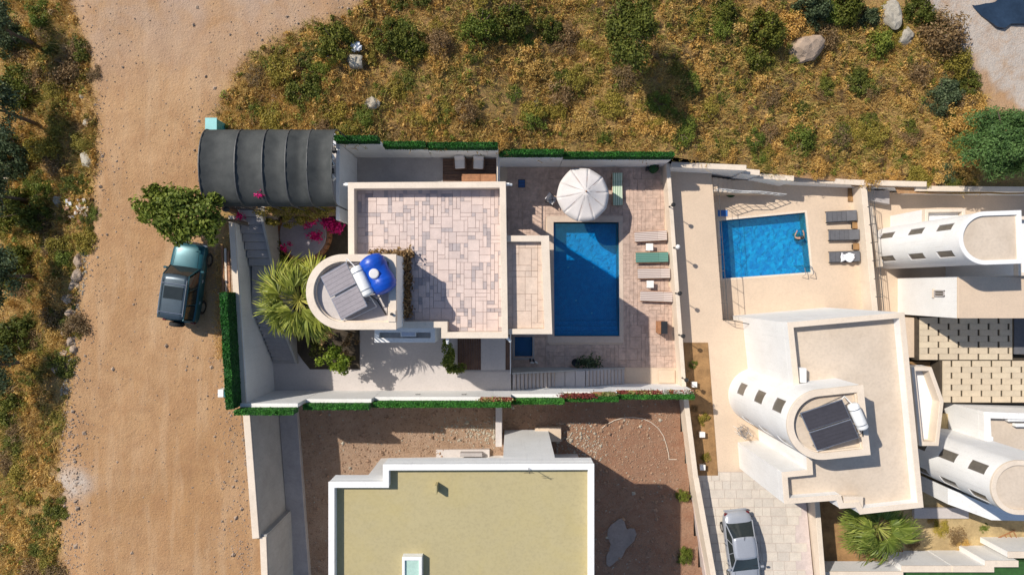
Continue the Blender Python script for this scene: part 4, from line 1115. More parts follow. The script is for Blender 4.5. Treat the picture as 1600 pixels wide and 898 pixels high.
def side_table(px, py, label):
    x, y = at(px, py, ZD + .4); e = thing('side_table', label, 'side table', (x, y, ZD), 'white side tables between the loungers')
    MB().box((x, y, ZD + .42), (.44, .44, .035)).build('table_top', M['white_plastic'], e, bevel=.03)
    for sx in (-1, 1):
        for sy in (-1, 1): MB().tube((x + sx * .14, y + sy * .14, ZD + .41), (x + sx * .18, y + sy * .18, ZD), .02, n=6).build('leg', M['white_plastic'], e)
side_table(1015, 386, 'white square side table just north of the green lounger'); side_table(1016, 444, 'white square side table between the two southern brown loungers')
# parasol
e = thing('parasol', 'large off white octagonal parasol standing by the pool', 'parasol', (4.1, 5.6, ZD))
cx, cy = at(911, 305, ZD + 2.3); ax, ay = at(916, 299, ZD + 2.95); NP = 10
rim = []; 
for k in range(NP):
    a = R(22.5 + 20) + 2 * math.pi * k / NP; r_ = 1.53 * (1 + [.0, .02, .09, .0, .01, -.03, 0, .02, .01, -.01][k])
    rim.append(Vector((cx + r_ * math.cos(a), cy + r_ * math.sin(a), ZD + 2.25 + .04 * math.sin(k * 2))))
ap = Vector((ax, ay, ZD + 2.9))
for k in range(NP):
    a, b_ = rim[k], rim[(k + 1) % NP]; vs = []; fs = []; nu, nv = 6, 6
    for i in range(nu + 1):
        for j in range(nv + 1):
            u = i / nu; v_ = j / nv; q = ap.lerp(a.lerp(b_, v_), u); q.z -= .035 * math.sin(math.pi * v_) * u + .10 * math.sin(math.pi * u) * (1 - .3 * math.sin(math.pi * v_)) - .05
            edge = (a.lerp(b_, .5) - Vector((cx, cy, a.z))); q += edge * .025 * math.sin(math.pi * v_) * u
            vs.append(tuple(q))
    for i in range(nu):
        for j in range(nv): t_ = i * (nv + 1) + j; fs.append((t_, t_ + 1, t_ + nv + 2, t_ + nv + 1))
    vm = MB().add(vs, fs).build('canopy_panel', M['umbrella_cloth'], e, smooth=True); vm.modifiers.new('thick', 'SOLIDIFY').thickness = .006
    fl_ = MB(); m0 = [Vector(vs[nu * (nv + 1) + j]) for j in range(nv + 1)]
    for j in range(nv): fl_.quad(m0[j], m0[j + 1], m0[j + 1] - Vector((0, 0, .13)), m0[j] - Vector((0, 0, .13)))
    fl_.build('valance', M['umbrella_cloth'], e)
    MB().tube(tuple(ap - Vector((0, 0, .06))), tuple(a - Vector((0, 0, .03))), .014, n=5).build('rib', M['wood'], e)
    MB().tube(tuple(ap.lerp(a, .02) + Vector((0, 0, .02))), tuple(a + Vector((0, 0, .004))), .007, n=4).build('seam', M['umbrella_cloth'], e)
MB().tube((ax, ay, ZD), tuple(ap + Vector((0, 0, .05))), .035, n=10).build('pole', M['wood'], e)
MB().lathe([(.02, 0), (.05, .02), (.03, .09), (0, .12)], tuple(ap + Vector((0, 0, .04))), 12, closed=False).build('finial', M['wood'], e)
MB().lathe([(.33, 0), (.33, .07), (.06, .12), (.05, .35)], (ax, ay, ZD), 24).build('base', M['grey_concrete'], e)
# folding chair
x, y = at(862, 312, ZD + .5); e = thing('folding_chair', 'beige folding chair with crossed dark legs left of the parasol', 'chair', (0, 0, 0))
for s in (-1, 1):
    MB().tube((-.28, s * .25, 0), (.25, s * .25, .55), .018, n=6).build('leg', M['tub_tile'] if False else M['dark_metal'], e); MB().tube((.28, s * .25, 0), (-.3, s * .25, .95), .018, n=6).build('leg', M['dark_metal'], e)
MB().box((.0, 0, .45), (.46, .5, .03)).build('seat', M['cushion'], e, bevel=.01); MB().box((-.27, 0, .78), (.05, .5, .34), mat=Matrix.Rotation(R(-25), 3, 'Y')).build('backrest', M['cushion'], e, bevel=.01)
MB().box((.05, 0, .60), (.5, .04, .03), R(45)).build('crossbar', M['dark_metal'], e); MB().box((.05, 0, .625), (.5, .04, .03), R(-45)).build('crossbar', M['dark_metal'], e)
e.location = (x, y, ZD); e.rotation_euler.z = R(-35)
e = thing('floor_grate', 'small dark blue drain cover in the shaded deck corner', 'drain cover', (0, 0, 0)); x, y = at(815, 287, ZD)
MB().box((0, 0, .014), (.44, .5, .02)).build('frame', M['dark_metal'], e)
for k in range(5): MB().box((0, -.18 + .09 * k, .03), (.38, .05, .014)).build('slat', M['blue_mat'], e)
e.location = (x, y, ZD)
x, y = at(1022, 263, ZD + .4); e = thing('pool_pump', 'dark green pool filter pump in the northeast deck corner', 'pump', (x, y, ZD))
MB().lathe([(.22, 0), (.27, .1), (.27, .5), (.16, .66), (.05, .7)], (x, y, ZD), 18).build('filter_vessel', M['turf_base'], e, smooth=True); MB().tube((x - .45, y, ZD + .18), (x - .15, y, ZD + .18), .12, n=12).build('motor', M['black_plastic'], e)
MB().path([(x, y, ZD + .7), (x + .2, y + .1, ZD + .75), (x + .25, y + .15, ZD)], .03).build('pipe', M['black_plastic'], e)
x, y = at(1034, 511, ZD + .5); e = thing('garden_cabinet', 'small reddish brown wooden cabinet by the cream wall', 'cabinet', (x, y, ZD))
MB().box((x, y, ZD + .45), (.5, .72, .85)).build('body', M['garden_box'], e, bevel=.012); MB().box((x + .06, y, ZD + .90), (.38, .76, .04)).build('top', M['black_plastic'], e); MB().box((x - .24, y, ZD + .90), (.2, .76, .045)).build('top_rail', M['wood'], e, bevel=.01)
for s in (-1, 1): MB().box((x - .255, y + s * .17, ZD + .45), (.02, .31, .7)).build('door', M['wood'], e, bevel=.006)
x, y = at(1041, 588, ZD); e = thing('patio_slab', 'plain tan slab in the southeast deck corner', 'slab', (x, y, ZD)); MB().box((x + .02, y, ZD + .03), (1.0, .8, .05)).build('slab', M['cream_floor'], e)
x, y = at(899, 566, ZD + .3); e = thing('potted_plant', 'dark pot with long green leaves lying across the deck', 'potted plant', (x, y, ZD))
MB().lathe([(.14, 0), (.22, .3), (.24, .36), (.20, .36), (.18, .30)], (x, y, ZD), 18).build('pot', M['black_plastic'], e, smooth=True)
n = 340; rs_ = np.random.default_rng(31); P = np.stack([np.abs(rs_.normal(.75, .38, n)), rs_.normal(0, .16, n), .35 + rs_.uniform(-.1, .25, n)], 1)
o = bpy.data.objects.new('leaves', leaves_mesh('leaves', P, np.tile([0, 0, .8], (n, 1)), .09, M['leaf_bluish'], rs_.uniform(0, 1, n), rs_, 3)); col.objects.link(o); o.parent = e
x, y = at(834, 563, ZD + .1); e = thing('pool_toys', 'pair of black and white sandals lying beside the plunge tub', 'sandals', (x, y, ZD))
for k, (dx, dy, mt) in enumerate(((-.22, .02, 'black_plastic'), (.0, .0, 'black_plastic'), (.15, -.12, 'white_plastic'), (-.1, -.14, 'white_plastic'))):
    MB().box((x + dx, y + dy, ZD + .05), (.11, .24, .07), .5 * k).build('sandal', M[mt], e, bevel=.03)
# climbing plant by the entry
def leaf_thing(name, label, cat, boxes, mat, n, leaf, seed, base, aspect=1.7, extra=None, stems=4, group=None):
    """boxes: (x, y, z, rx, ry, rz) lobes"""
    rs = np.random.default_rng(seed); e = thing(name, label, cat, base, group); C = []; N = []
    per = n // len(boxes)
    for (x, y, z, rx, ry, rz) in boxes:
        P, Nn, T = crown_points(rs, per, 1, 1, 9, .4); P = (P - np.array([0, 0, .4])) * np.array([rx, ry, rz]) + np.array([x, y, z]) - np.array(base); C.append(P); N.append(Nn)
    C = np.concatenate(C); N = np.concatenate(N)
    o = bpy.data.objects.new('foliage', leaves_mesh('foliage', C, N, leaf, mat, rs.uniform(0, 1, len(C)), rs, aspect)); col.objects.link(o); o.parent = e
    for k in range(stems):
        x, y, z, rx, ry, rz = boxes[k % len(boxes)]; MB().tube(base, (x + rs.uniform(-.3, .3) * rx, y + rs.uniform(-.3, .3) * ry, z), .025, .01, 5).build('stem', M['bark'], e)
    return e
c1 = at(700, 548, 1.6); c2 = at(712, 575, .9); c3 = at(702, 565, 1.1)
leaf_thing('climbing_plant', 'dark green climber hanging at the villa corner beside the plank landing', 'climbing plant', [(c1[0], c1[1], 1.7, .42, .85, .8), (c2[0], c2[1], .8, .75, .38, .5), (c3[0], c3[1], 1.0, .5, .6, .5)], M['leaf_green'], 2400, .075, 61, (-3.4, -3.6, .05))
fan_palm('broad yellow green fan palm leaning over the stairway', 468, 468, 72, .06, 4.6, M['leaf_palm'], 3, 44)
x, y = at(522, 564, 2.2)
unique_tree('small_tree', 'small lime green tree casting a dappled shadow on the court', 523, 562, 26, .06, 2.4, M['leaf_lime'], 1500, .10, 16, spread=.35, limbs=6, seed=14, trunk_r=.05, flat=.7)
leaf_thing('shrub', 'pale blossoming shrub behind the lime green tree', 'shrub', [(*at(533, 546, 1.2), 1.2, .45, .4, .4), (*at(545, 530, 1.0), .8, .5, .45, .4), (*at(505, 528, 1.0), .6, .6, .5, .4)], M['leaf_brown'], 900, .07, 62, (-9.8, -3.2, .06))
leaf_thing('shrub', 'dark leafy shrub filling the shaded bed under the tower', 'shrub', [(*at(490, 545, .6), .5, .6, .5, .4), (*at(540, 565, .6), .4, .5, .35, .35), (*at(470, 520, .6), .5, .5, .5, .4)], M['leaf_dark'], 1500, .07, 63, (-10.8, -3.4, .06))
# bougainvillea
bb = [(*at(px, py, z), z, r, r * .62, .5) for px, py, z, r in ((425, 330, 3.6, .8), (450, 325, 3.7, .85), (480, 325, 3.7, .9), (508, 328, 3.6, .7), (418, 345, 3.1, .45), (440, 344, 3.2, .65), (462, 345, 3.2, .6), (485, 338, 3.3, .6))]
e = leaf_thing('bougainvillea', 'sprawling bougainvillea with magenta flowers between stairs and villa', 'bougainvillea', bb, M['leaf_olive'], 5600, .055, 64, (-11.5, 3.6, 1.15), stems=7)
rs_ = np.random.default_rng(8)
for px, py, z, r, n in ((521, 352, 2.9, .36, 330), (528, 358, 2.9, .28, 200), (510, 347, 2.9, .30, 240), (488, 346, 2.8, .25, 120), (493, 369, 2.2, .42, 230), (406, 305, 6.2, .16, 45), (410, 333, 2.9, .16, 40), (411, 360, 2.8, .2, 70), (444, 388, 2.0, .2, 50), (452, 382, 2.0, .14, 30), (375, 338, 3.6, .2, 50), (478, 352, 2.7, .22, 60)):
    x, y = at(px, py, z); P = np.stack([rs_.normal(x, r * .45, n), rs_.normal(y, r * .28 if py == 369 else r * .45, n), rs_.normal(z, .12, n)], 1) - np.array([-11.5, 3.6, 1.15])
    o = bpy.data.objects.new('blossom_cluster', leaves_mesh('blossom_cluster', P, np.tile([0, 0, .9], (n, 1)), .095, M['bract_pink'], rs_.uniform(0, 1, n), rs_, 1.2)); col.objects.link(o); o.parent = e
MB().path([(*at(412, 307, 6.2), 6.1), (*at(430, 318, 4.5), 4.3), (*at(445, 330, 3), 3.0)], .02).build('stem', M['bark'], e)

# ================================================================== SECOND VILLA PLOT
floor('plot_base', [(-14, -32), (60, -32), (60, 7), (-14, 7)], -6.4, M['soil'], z0=-7)
W2 = [(9.3, 7.5), (12.3, 7.4), (12.42, 6.3), (13.05, -2.05), (20, -2.25), (20, -11.40), (10.9, -11.40), (10.24, -5.95)]
floor('walkway', W2, Z2, M['cream_floor'])
BED2 = ats([(1070, 535), (1106, 535), (1122, 744), (1086, 745)], Z2)
BED2[0] = (10.40, BED2[0][1]); BED2[3] = (11.15, BED2[3][1])
floor('garden_bed', BED2, Z2 + .03, M['soil'], z0=-3)
def drive_z(x, y): return Z2 + .0 + .13 * max(0, -11.4 - y)
DRV = [(11.15, -11.403), (18.05, -11.403), (18.45, -22), (12.4, -22), (11.1, -13)]
floor('neighbour_driveway', DRV, lambda x, y: drive_z(x, y) - .03, M['tile_joint'])
# pavers on the sloping drive
dr = thing('drive_paving', 'pale concrete block paving of the sloping drive under the silver car', 'paving', (0, 0, 0))
rr = random.Random(5); cnt = 0; ptch = math.atan(.13)
for j in range(17):
    y1 = -11.42 - j * .52; x = 11.25 + (0 if j < 3 else .1 * j * .55) + rr.uniform(0, .2)
    while x < 17.9 + .02 * j:
        w_ = rr.choice([.5, .72, .95, .72]); 
        if x + w_ > 18.05: break
        yc = y1 - .26; o = tile_obj('paver', w_ - .014, .505, .03, M['drive_paver'], x + w_ / 2, yc, drive_z(0, yc) - .030 + rr.uniform(-.002, .002), dr); o.rotation_euler = (-(-ptch), 0, 0); o.rotation_euler.x = -ptch; x += w_; cnt += 1
P2PX = [(1124, 345), (1258, 332), (1267, 425), (1129, 435)]
POOL2 = ats(P2PX, Z2P)
T2 = [(12.42, 7.3), (22.1, 6.7), (22.75, -2.3), (13.05, -2.3)]
floor('pool_terrace', T2, Z2P, M['cream_floor'], [POOL2])
p = thing('swimming_pool', 'bright blue sunlit pool of the neighbouring villa', 'swimming pool', (*POOL2[0], Z2P))
DP = Z2P - .85
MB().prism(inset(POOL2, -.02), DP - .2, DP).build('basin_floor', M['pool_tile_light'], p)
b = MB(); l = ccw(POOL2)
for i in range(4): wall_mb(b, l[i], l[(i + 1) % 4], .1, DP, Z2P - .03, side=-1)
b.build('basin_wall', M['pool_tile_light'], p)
MB().prism(inset(POOL2, -.14), Z2P - .03, Z2P + .012, [POOL2]).build('coping', M['cream_trim'], p, bevel=.01)
m_, t_, b_ = new_mat('rippled_pool_water')
MB().prism(inset(POOL2, -.01), Z2P - .14, Z2P - .13).build('water', M['pool_water'], p)
x, y = at(1270, 427, Z2P + .5)
e = thing('pool_ladder', 'chrome pool ladder at the southeast corner of the bright pool', 'ladder', (x - .1, y, Z2P))
for s in (-1, 1):
    cx_ = x - .35 + s * .25; MB().path([(cx_, y + .55, Z2P - .9), (cx_, y + .5, Z2P + .3), (cx_ + .02, y + .35, Z2P + .62), (cx_ + .1, y - .05, Z2P + .62), (cx_ + .12, y - .22, Z2P + .1)], .022, 8).build('rail', M['chrome'], e)
for k in range(3): MB().tube((x - .6, y + .53, Z2P - .25 - k * .25), (x - .1, y + .53, Z2P - .25 - k * .25), .02, n=6).build('rung', M['chrome'], e)
# swimmer
def skin_body(name, joints, edges, mat, parent=None, sub=2):
    me = bpy.data.meshes.new(name); me.from_pydata([j[0] for j in joints], edges, []); o = bpy.data.objects.new(name, me); col.objects.link(o)
    me.materials.append(mat); m_ = o.modifiers.new('skin', 'SKIN')
    for i, j in enumerate(joints):
        me.skin_vertices[0].data[i].radius = (j[1], j[2] if len(j) > 2 else j[1])
    me.skin_vertices[0].data[0].use_root = True
    sb = o.modifiers.new('sub', 'SUBSURF'); sb.levels = sub; sb.render_levels = sub
    if parent: o.parent = parent
    return o
sx, sy = at(1251.5, 372, Z2P + .05)
e = thing('person', 'person with dark hair crouching up to the shoulders in the bright blue pool', 'person', (sx, sy, Z2P - .85))
J = [((0, 0, .32), .15, .12), ((0, .01, .55), .14, .10), ((0, .0, .74), .16, .11), ((0, .01, .86), .07, .07), ((0, .03, .95), .055, .055), ((0, .05, 1.06), .095, .105), ((0, .05, 1.12), .08, .09),
     ((-.18, .0, .81), .06), ((-.31, .1, .66), .048), ((-.26, .33, .76), .038), ((-.2, .43, .78), .032), ((.18, .0, .81), .06), ((.31, .1, .66), .048), ((.26, .33, .76), .038), ((.2, .43, .78), .032),
     ((-.10, .05, .28), .085), ((-.15, .42, .34), .065), ((-.14, .25, .05), .04), ((-.14, .38, .04), .035), ((.10, .05, .28), .085), ((.15, .42, .34), .065), ((.14, .25, .05), .04), ((.14, .38, .04), .035)]
E = [(0, 1), (1, 2), (2, 3), (3, 4), (4, 5), (5, 6), (2, 7), (7, 8), (8, 9), (9, 10), (2, 11), (11, 12), (12, 13), (13, 14), (0, 15), (15, 16), (16, 17), (17, 18), (0, 19), (19, 20), (20, 21), (21, 22)]
for hx, i0 in ((-1, 10), (1, 14)):      # fingers
    bx0 = J[i0][0]
    for f in range(5):
        dx = (f - 2) * .018; L_ = [.05, .075, .085, .078, .06][f]
        J.append(((bx0[0] + dx + (hx * -.02 if f == 0 else 0), bx0[1] + L_ * .6, 0.78), .010)); J.append(((bx0[0] + dx * 1.2 + (hx * -.03 if f == 0 else 0), bx0[1] + L_ * 1.2, 0.765), .008)); E += [(i0, len(J) - 2), (len(J) - 2, len(J) - 1)]
skin_body('body', J, E, M['skin'], e)
hm = MB().lathe([(.0, .125), (.06, .115), (.10, .07), (.115, .0), (.105, -.06), (.07, -.10)], (0, .03, 1.085), 16, closed=False).build('hair', M['hair'], e, smooth=True, sub=1); hm.location = (0, 0, 0)
hm.data.transform(Matrix.Translation(e.location))
MB().box((e.location.x, e.location.y, e.location.z + .33), (.33, .27, .2)).build('swim_shorts', M['black_plastic'], e, bevel=.05)

# north walls of the second and third plots
NW2 = [((9.5, 7.18), (13.97, 6.98), -1.15, -4.5), ((13.9, 6.9), (15.0, 6.8), -1.75, -6), ((14.9, 6.74), (17.35, 6.56), -2.35, -6), ((17.3, 6.66), (22.1, 6.42), -3.1, -6), ((22.0, 6.45), (26.1, 6.35), -3.2, -6.4), ((25.6, 6.12), (60, 5.85), -3.45, -6.4)]
for i, (a, b_, zt, z0) in enumerate(NW2):
    t = thing('boundary_wall', ['cream topped north wall at the head of the neighbouring walkway', 'short stepped north wall piece above the outdoor stairs', 'middle stepped north wall piece behind the outdoor stairs', 'long cream topped north wall behind the bright pool', 'cream north wall where the east plots begin', 'long cream north wall at the far right edge under the pine'][i], 'wall', (*a, z0), 'stepping cream north walls of the east plots')
    w_ = MB(); wall_mb(w_, a, b_, .22, z0, zt, side=1); w_.build('wall', M['white_wall'], t)
    w_ = MB(); wall_mb(w_, (a[0], a[1] - .02), (b_[0], b_[1] - .02), .33, zt + .002, zt + .07, side=1); w_.build('coping', M['cream_trim'], t, bevel=.01)
# stairs and railings
e = thing('outdoor_stairs', 'grey stairs going down from the walkway to the pool terrace', 'stairs', (12.5, 6.5, Z2P))
x = 12.45; z = Z2
for k in range(10):
    z -= .16
    wdt = .34 if k != 4 else 1.5
    if z > Z2P + .02: MB().bx(x, 5.95 - .0 * k, Z2P - .05, x + wdt - .006, 6.85 - .035 * (x - 12), z).build('step', M['cream_floor'], e, bevel=.01)
    x += wdt
def railing(name, label, pts, h, mat, nb=8, group=None, post_r=.022, mids=(.5,)):
    p0 = pts[0]; e = thing(name, label, 'railing', p0, group)
    for a, b_ in zip(pts[:-1], pts[1:]):
        a, b_ = Vector(a), Vector(b_); n = max(1, int((b_ - a).length / nb))
        for zz in mids + (1.0,): MB().tube(tuple(a + Vector((0, 0, h * zz))), tuple(b_ + Vector((0, 0, h * zz))), post_r * (1.15 if zz == 1 else .6), n=6).build('rail', mat, e)
        for k in range(n + 1): q = a.lerp(b_, k / n); MB().tube(tuple(q), tuple(q + Vector((0, 0, h))), post_r, n=6).build('post', mat, e)
    return e
railing('walkway_railing', 'steel railing between the walkway and the bright pool terrace', [(12.44, 6.2, Z2), (12.75, 2.0, Z2), (13.03, -1.95, Z2), (14.3, -2.2, Z2)], 1.0, M['net_metal'], .9, mids=(.5,), post_r=.018)
railing('stair_railing', 'white barred railing beside the outdoor stairs', [(12.5, 5.98, Z2), (14.2, 5.95, Z2 - .75), (15.4, 5.93, Z2 - .8), (17.4, 5.9, Z2P)], .85, M['white_metal'], .55, mids=(.15, .5))
x, y = at(1143, 300, Z2P + .2)
e = thing('coiled_hose', 'dark teal garden hose coil hanging below the outdoor stairs', 'hose', (x, y, Z2P))
b = MB()
for k in range(4):
    b.path([(x + (.34 - .05 * k) * math.cos(a_ * math.pi / 8), y + (.3 - .05 * k) * math.sin(a_ * math.pi / 8), Z2P + .05 + .05 * k) for a_ in range(17)], .03, 6)
b.build('coil', M['turf_base'], e); MB().tube((x, y, Z2P), (x, y, Z2P + .3), .05, n=8).build('reel', M['teal_plastic'], e)
x, y = at(1128, 332, Z2P); e = thing('doormat', 'small light blue mat in the shaded pool terrace corner', 'mat', (x, y, Z2P)); MB().box((x + .05, y - .05, Z2P + .012), (.62, .4, .02)).build('mat', M['blue_mat'], e)
x, y = at(1332, 300, Z2P + .2); e = thing('planter_pit', 'narrow brown planter by the pool terrace corner with a dark box', 'planter', (x, y, Z2P)); MB().box((x, y + .15, Z2P + .04), (.4, 1.5, .07)).build('soil', M['soil'], e); MB().box((x, y + .6, Z2P + .25), (.38, .4, .4)).build('box', M['dark_metal'], e, bevel=.02)
# grey loungers
for i, (px, py, rz, lb) in enumerate([(1314, 338, 3, 'grey sun lounger beside the bright pool, northmost of three'), (1318, 367, 1, 'grey sun lounger beside the bright pool, middle of three'), (1319, 401, 2, 'grey sun lounger with a white towel, southmost of three')]):
    x, y = at(px, py, Z2P + .35); e = thing('sun_lounger', lb, 'sun lounger', (0, 0, 0), 'grey loungers by the bright pool')
    MB().box((-.28, 0, .30), (1.3, .66, .09)).build('mattress', M['grey_fabric'], e, bevel=.025); MB().box((.64, 0, .42), (.62, .66, .09), mat=Matrix.Rotation(R(-24), 3, 'Y')).build('backrest', M['grey_fabric'], e, bevel=.025)
    for s in (-1, 1): MB().box((0, s * .345, .24), (1.9, .035, .07)).build('side_rail', M['dark_metal'], e)
    for xx in (-.8, .8):
        for s in (-1, 1): MB().box((xx, s * .33, .12), (.05, .05, .24)).build('leg', M['dark_metal'], e)
    for k in range(5): MB().box((-.85 + k * .3, 0, .348), (.012, .6, .004)).build('seam', M['dark_metal'], e)
    e.location = (x, y, Z2P); e.rotation_euler.z = R(rz)
x, y = at(1324, 402, Z2P + .45); e = thing('towel', 'crumpled white towel on the southmost grey lounger', 'towel', (x, y, Z2P + .36)); b = MB(); nu = 12; vs = []; fs = []
for i in range(nu + 1):
    for j in range(9):
        u, v_ = i / nu - .5, j / 8 - .5; vs.append((x + u * .85 * (1 - .15 * abs(v_)), y + v_ * .5 * (1 + .25 * math.sin(9 * u)), Z2P + .42 + .05 * math.sin(11 * u + 3 * v_) + .04 * math.sin(9 * v_ + 5 * u) + max(0, u) * .25))
for i in range(nu):
    for j in range(8): a = i * 9 + j; fs.append((a, a + 1, a + 10, a + 9))
b.add(vs, fs).build('cloth', M['towel'], e, smooth=True).modifiers.new('thick', 'SOLIDIFY').thickness = .015
for i, (px, py) in enumerate([(1337, 352), (1338, 385)]):
    x, y = at(px, py, Z2P + .3); e = thing('side_table', ['low olive side table between the north and middle grey loungers', 'low olive side table between the middle and south grey loungers'][i], 'side table', (x, y, Z2P), 'side tables between the grey loungers')
    MB().box((x, y, Z2P + .3), (.42, .42, .04)).build('table_top', M['garden_box'] if False else M['soil'], e, bevel=.01); MB().box((x, y, Z2P + .15), (.3, .3, .26)).build('base', M['dark_metal'], e)
# wall between second and third plot with its rails
t = thing('boundary_wall', 'cream wall behind the three grey loungers', 'wall', (22.2, 2, Z2P))
b = MB(); wall_mb(b, (21.98, 6.40), (22.72, -1.75), .36, -6.4, -3.15, side=1); b.build('wall', M['cream_trim'], t, bevel=.015)
railing('boundary_railing', 'double steel railing on the wall east of the grey loungers', [(22.28, 6.2, -3.15), (23.0, -1.7, -3.15)], .75, M['net_metal'], 1.1, mids=(.25, .5, .75))
t = thing('boundary_wall', 'narrow second cream wall just west of the far round tower', 'wall', (22.8, 2, Z3))
b = MB(); wall_mb(b, (22.85, 5.2), (23.55, 1.3), .28, -6.4, -3.9, side=1); b.build('wall', M['cream_trim'], t, bevel=.015); MB().bx(22.3, 5.2, -6.4, 22.9, 5.42, -3.8).build('return_wall', M['cream_trim'], t, bevel=.01)

# garden bed plants and lanterns
for i, (px, py) in enumerate([(1084, 600), (1096.5, 678), (1097, 729)]):
    x, y = at(px, py, Z2 + .25); e = thing('garden_lantern', 'white cube lantern in the brown bed, %s' % ['northmost, by the hedge end', 'middle one of three', 'southmost of three'][i], 'lantern', (x, y, Z2), 'cube lanterns in the garden bed')
    MB().box((x, y, Z2 + .2), (.30, .30, .3)).build('body', M['cream_trim'], e, bevel=.02); MB().box((x, y, Z2 + .37), (.34, .34, .04)).build('cap', M['white_plastic'], e, bevel=.01)
for i, (px, py, r, k) in enumerate([(1085, 570, 9, 'green'), (1100, 655, 13, 'gold'), (1104, 716, 10, 'olive'), (1087, 640, 8, 'brown'), (1080, 700, 8, 'brown')]):
    shrub(px, py, r, ['green', 'olive', 'olive', 'brown', 'brown'][i], ['small green seedling bush at the north end of the brown bed', 'yellow green bush above the middle lantern', 'olive bush beside the southmost lantern', 'withered bush by the wall above the middle lantern', 'withered bush by the wall between two lanterns'][i], 'plants in the garden bed', z=Z2, hz=.9)

# ---- second villa
V2Z = 3.8
F2 = ats([(1231, 504), (1413, 488), (1443, 792), (1344, 803), (1338, 792), (1312, 794), (1308, 781), (1226, 787), (1222, 738), (1262, 734), (1260, 700), (1241, 600)], V2Z)
v2 = thing('villa', 'white villa with beige roof, round tower and dark solar panels beside the bright pool', 'house', (18, -7, Z2))
body(v2, F2, -6.5, 3.22, M['white_wall'])
parapet(v2, F2, .26, 3.22, V2Z - .05, M['white_wall'], M['cream_trim'])
MB().prism(inset(F2, .2), 3.221, 3.24).build('roof', M['roof_plaster'], v2)
tower(v2, 15.07, -6.65, 1.68, 2.15, Z2 - .05, 5.75, R(6), [(152, -.7, .66, 1.1), (152, 1.9, .66, 1.15), (152, 4.3, .66, 1.15), (222, -.7, .66, 1.1), (222, 1.9, .66, 1.15), (222, 4.3, .66, 1.15)], M['white_wall'], M['cream_trim'], M['roof_plaster'], tp=.30, dp=.30)
solar_heater('dark solar panels with grey tank on the round tower of the beige roofed villa', 1296, 664, 5.45, R(24), 2.0, 1.9, M['collector_dark'])
wx, wy = at(1255, 586, 3.7); MB().box((wx, wy, 3.5), (.32, .75, .5)).build('roof_vent', M['white_wall'], v2, bevel=.02)
cx_, cy_ = at(1333, 783, 3.7); MB().box((cx_, cy_, 3.45), (.9, .45, .42)).build('chimney', M['cream_trim'], v2, bevel=.02); MB().box((cx_, cy_, 3.70), (1.0, .55, .06)).build('chimney_cap', M['cream_trim'], v2)
for y in (-9.0, -6.0): pass
flat_window(v2, 14.06 + .35, -3.9, 1.2, .9, 1.2, -1, .0) if False else None
B2 = ats([(1423, 573), (1455, 573), (1474, 626), (1466, 696), (1436, 696)], 1.5)
body(v2, B2, .7, .9, M['white_wall'], 'balcony_slab'); parapet(v2, B2, .22, .9, 1.55, M['cream_trim'], None, 'balcony_parapet')
# tangle of metal chairs by the tower
x, y = at(1160, 673, Z2 + .7)
for k in range(3):
    e = thing('garden_chair', 'white wire garden chair, %s of the tangle at the foot of the round tower' % ['lowest', 'middle', 'top'][k], 'chair', (x, y, Z2 + .02), 'tangled wire chairs by the tower')
    rz = R(20 + 47 * k); cc, ss = math.cos(rz), math.sin(rz); zz = Z2 + .02 + .22 * k
    def Lp(a, b_, h): return (x + a * cc - b_ * ss + .03 * k, y + a * ss + b_ * cc, zz + h)
    for s in (-1, 1):
        MB().path([Lp(-.25, s * .25, 0), Lp(-.2, s * .22, .42), Lp(-.28, s * .22, .85)], .015, 5).build('leg', M['white_metal'], e); MB().path([Lp(.25, s * .25, 0), Lp(.22, s * .22, .62), Lp(-.2, s * .23, .62)], .015, 5).build('armrest', M['steel'], e)
    b = MB()
    for q in range(7): b.tube(Lp(-.21, -.2 + q * .066, .42), Lp(.21, -.2 + q * .066, .42), .007, n=4); b.tube(Lp(-.21, -.2 + q * .066, .42), Lp(-.28, -.2 + q * .066, .85), .007, n=4)
    b.build('wire_seat', M['grey_fabric'], e)

# ================================================================== THIRD VILLA (far right)
floor('east_yard', [(22.4, 6.3), (60, 5.9), (60, -1.85), (22.9, -1.85)], Z3, M['cream_floor'])
bx0 = ats([(1351, 297), (1391, 297), (1391, 319), (1351, 312)], -4.3); e = thing('concrete_block', 'low grey concrete block under the far north wall', 'slab', (*bx0[0], Z3)); MB().prism(bx0, Z3, -4.35).build('block', M['grey_concrete'], e, bevel=.02)
v3 = thing('villa', 'white villa with beige roof and long round tower at the right edge', 'house', (27, 0, Z3))
F3 = ats([(1497, 432), (1720, 432), (1720, 497), (1497, 497)], .5)
body(v3, F3, -6.5, .40, M['white_wall']); MB().prism(F3, .401, .5).build('roof', M['cream_floor'], v3, bevel=.01)
F3b = ats([(1488, 420), (1497, 420), (1497, 432), (1488, 432)], .5)
F3c = ats([(1445, 327), (1508, 326), (1508, 360), (1445, 360)], -1.6); body(v3, F3c, -6.5, -1.9, M['white_wall'], 'side_wing'); parapet(v3, F3c, .2, -1.9, -1.55, M['cream_trim'], None)
F3d = ats([(1590, 338), (1700, 338), (1700, 431), (1590, 431)], .8); body(v3, F3d, -6.5, .5, M['white_wall'], 'rear_wing'); parapet(v3, F3d, .2, .5, .85, M['cream_trim'], None)
tower(v3, 24.87, 2.59, 1.37, 1.9, Z3 - .05, 3.3, R(2), [(146, -3.3, .45, 1.4), (146, -.5, .45, 1.35), (146, 1.9, .45, 1.25), (214, -3.3, .5, 1.4), (214, -.5, .5, 1.35), (214, 1.9, .5, 1.25)], M['white_wall'], M['white_wall'], M['roof_plaster'], tp=.2, dp=.12)
flat_window(v3, F3[0][0] - .0, -.35, -1.0, .32, .8, -1, 0)

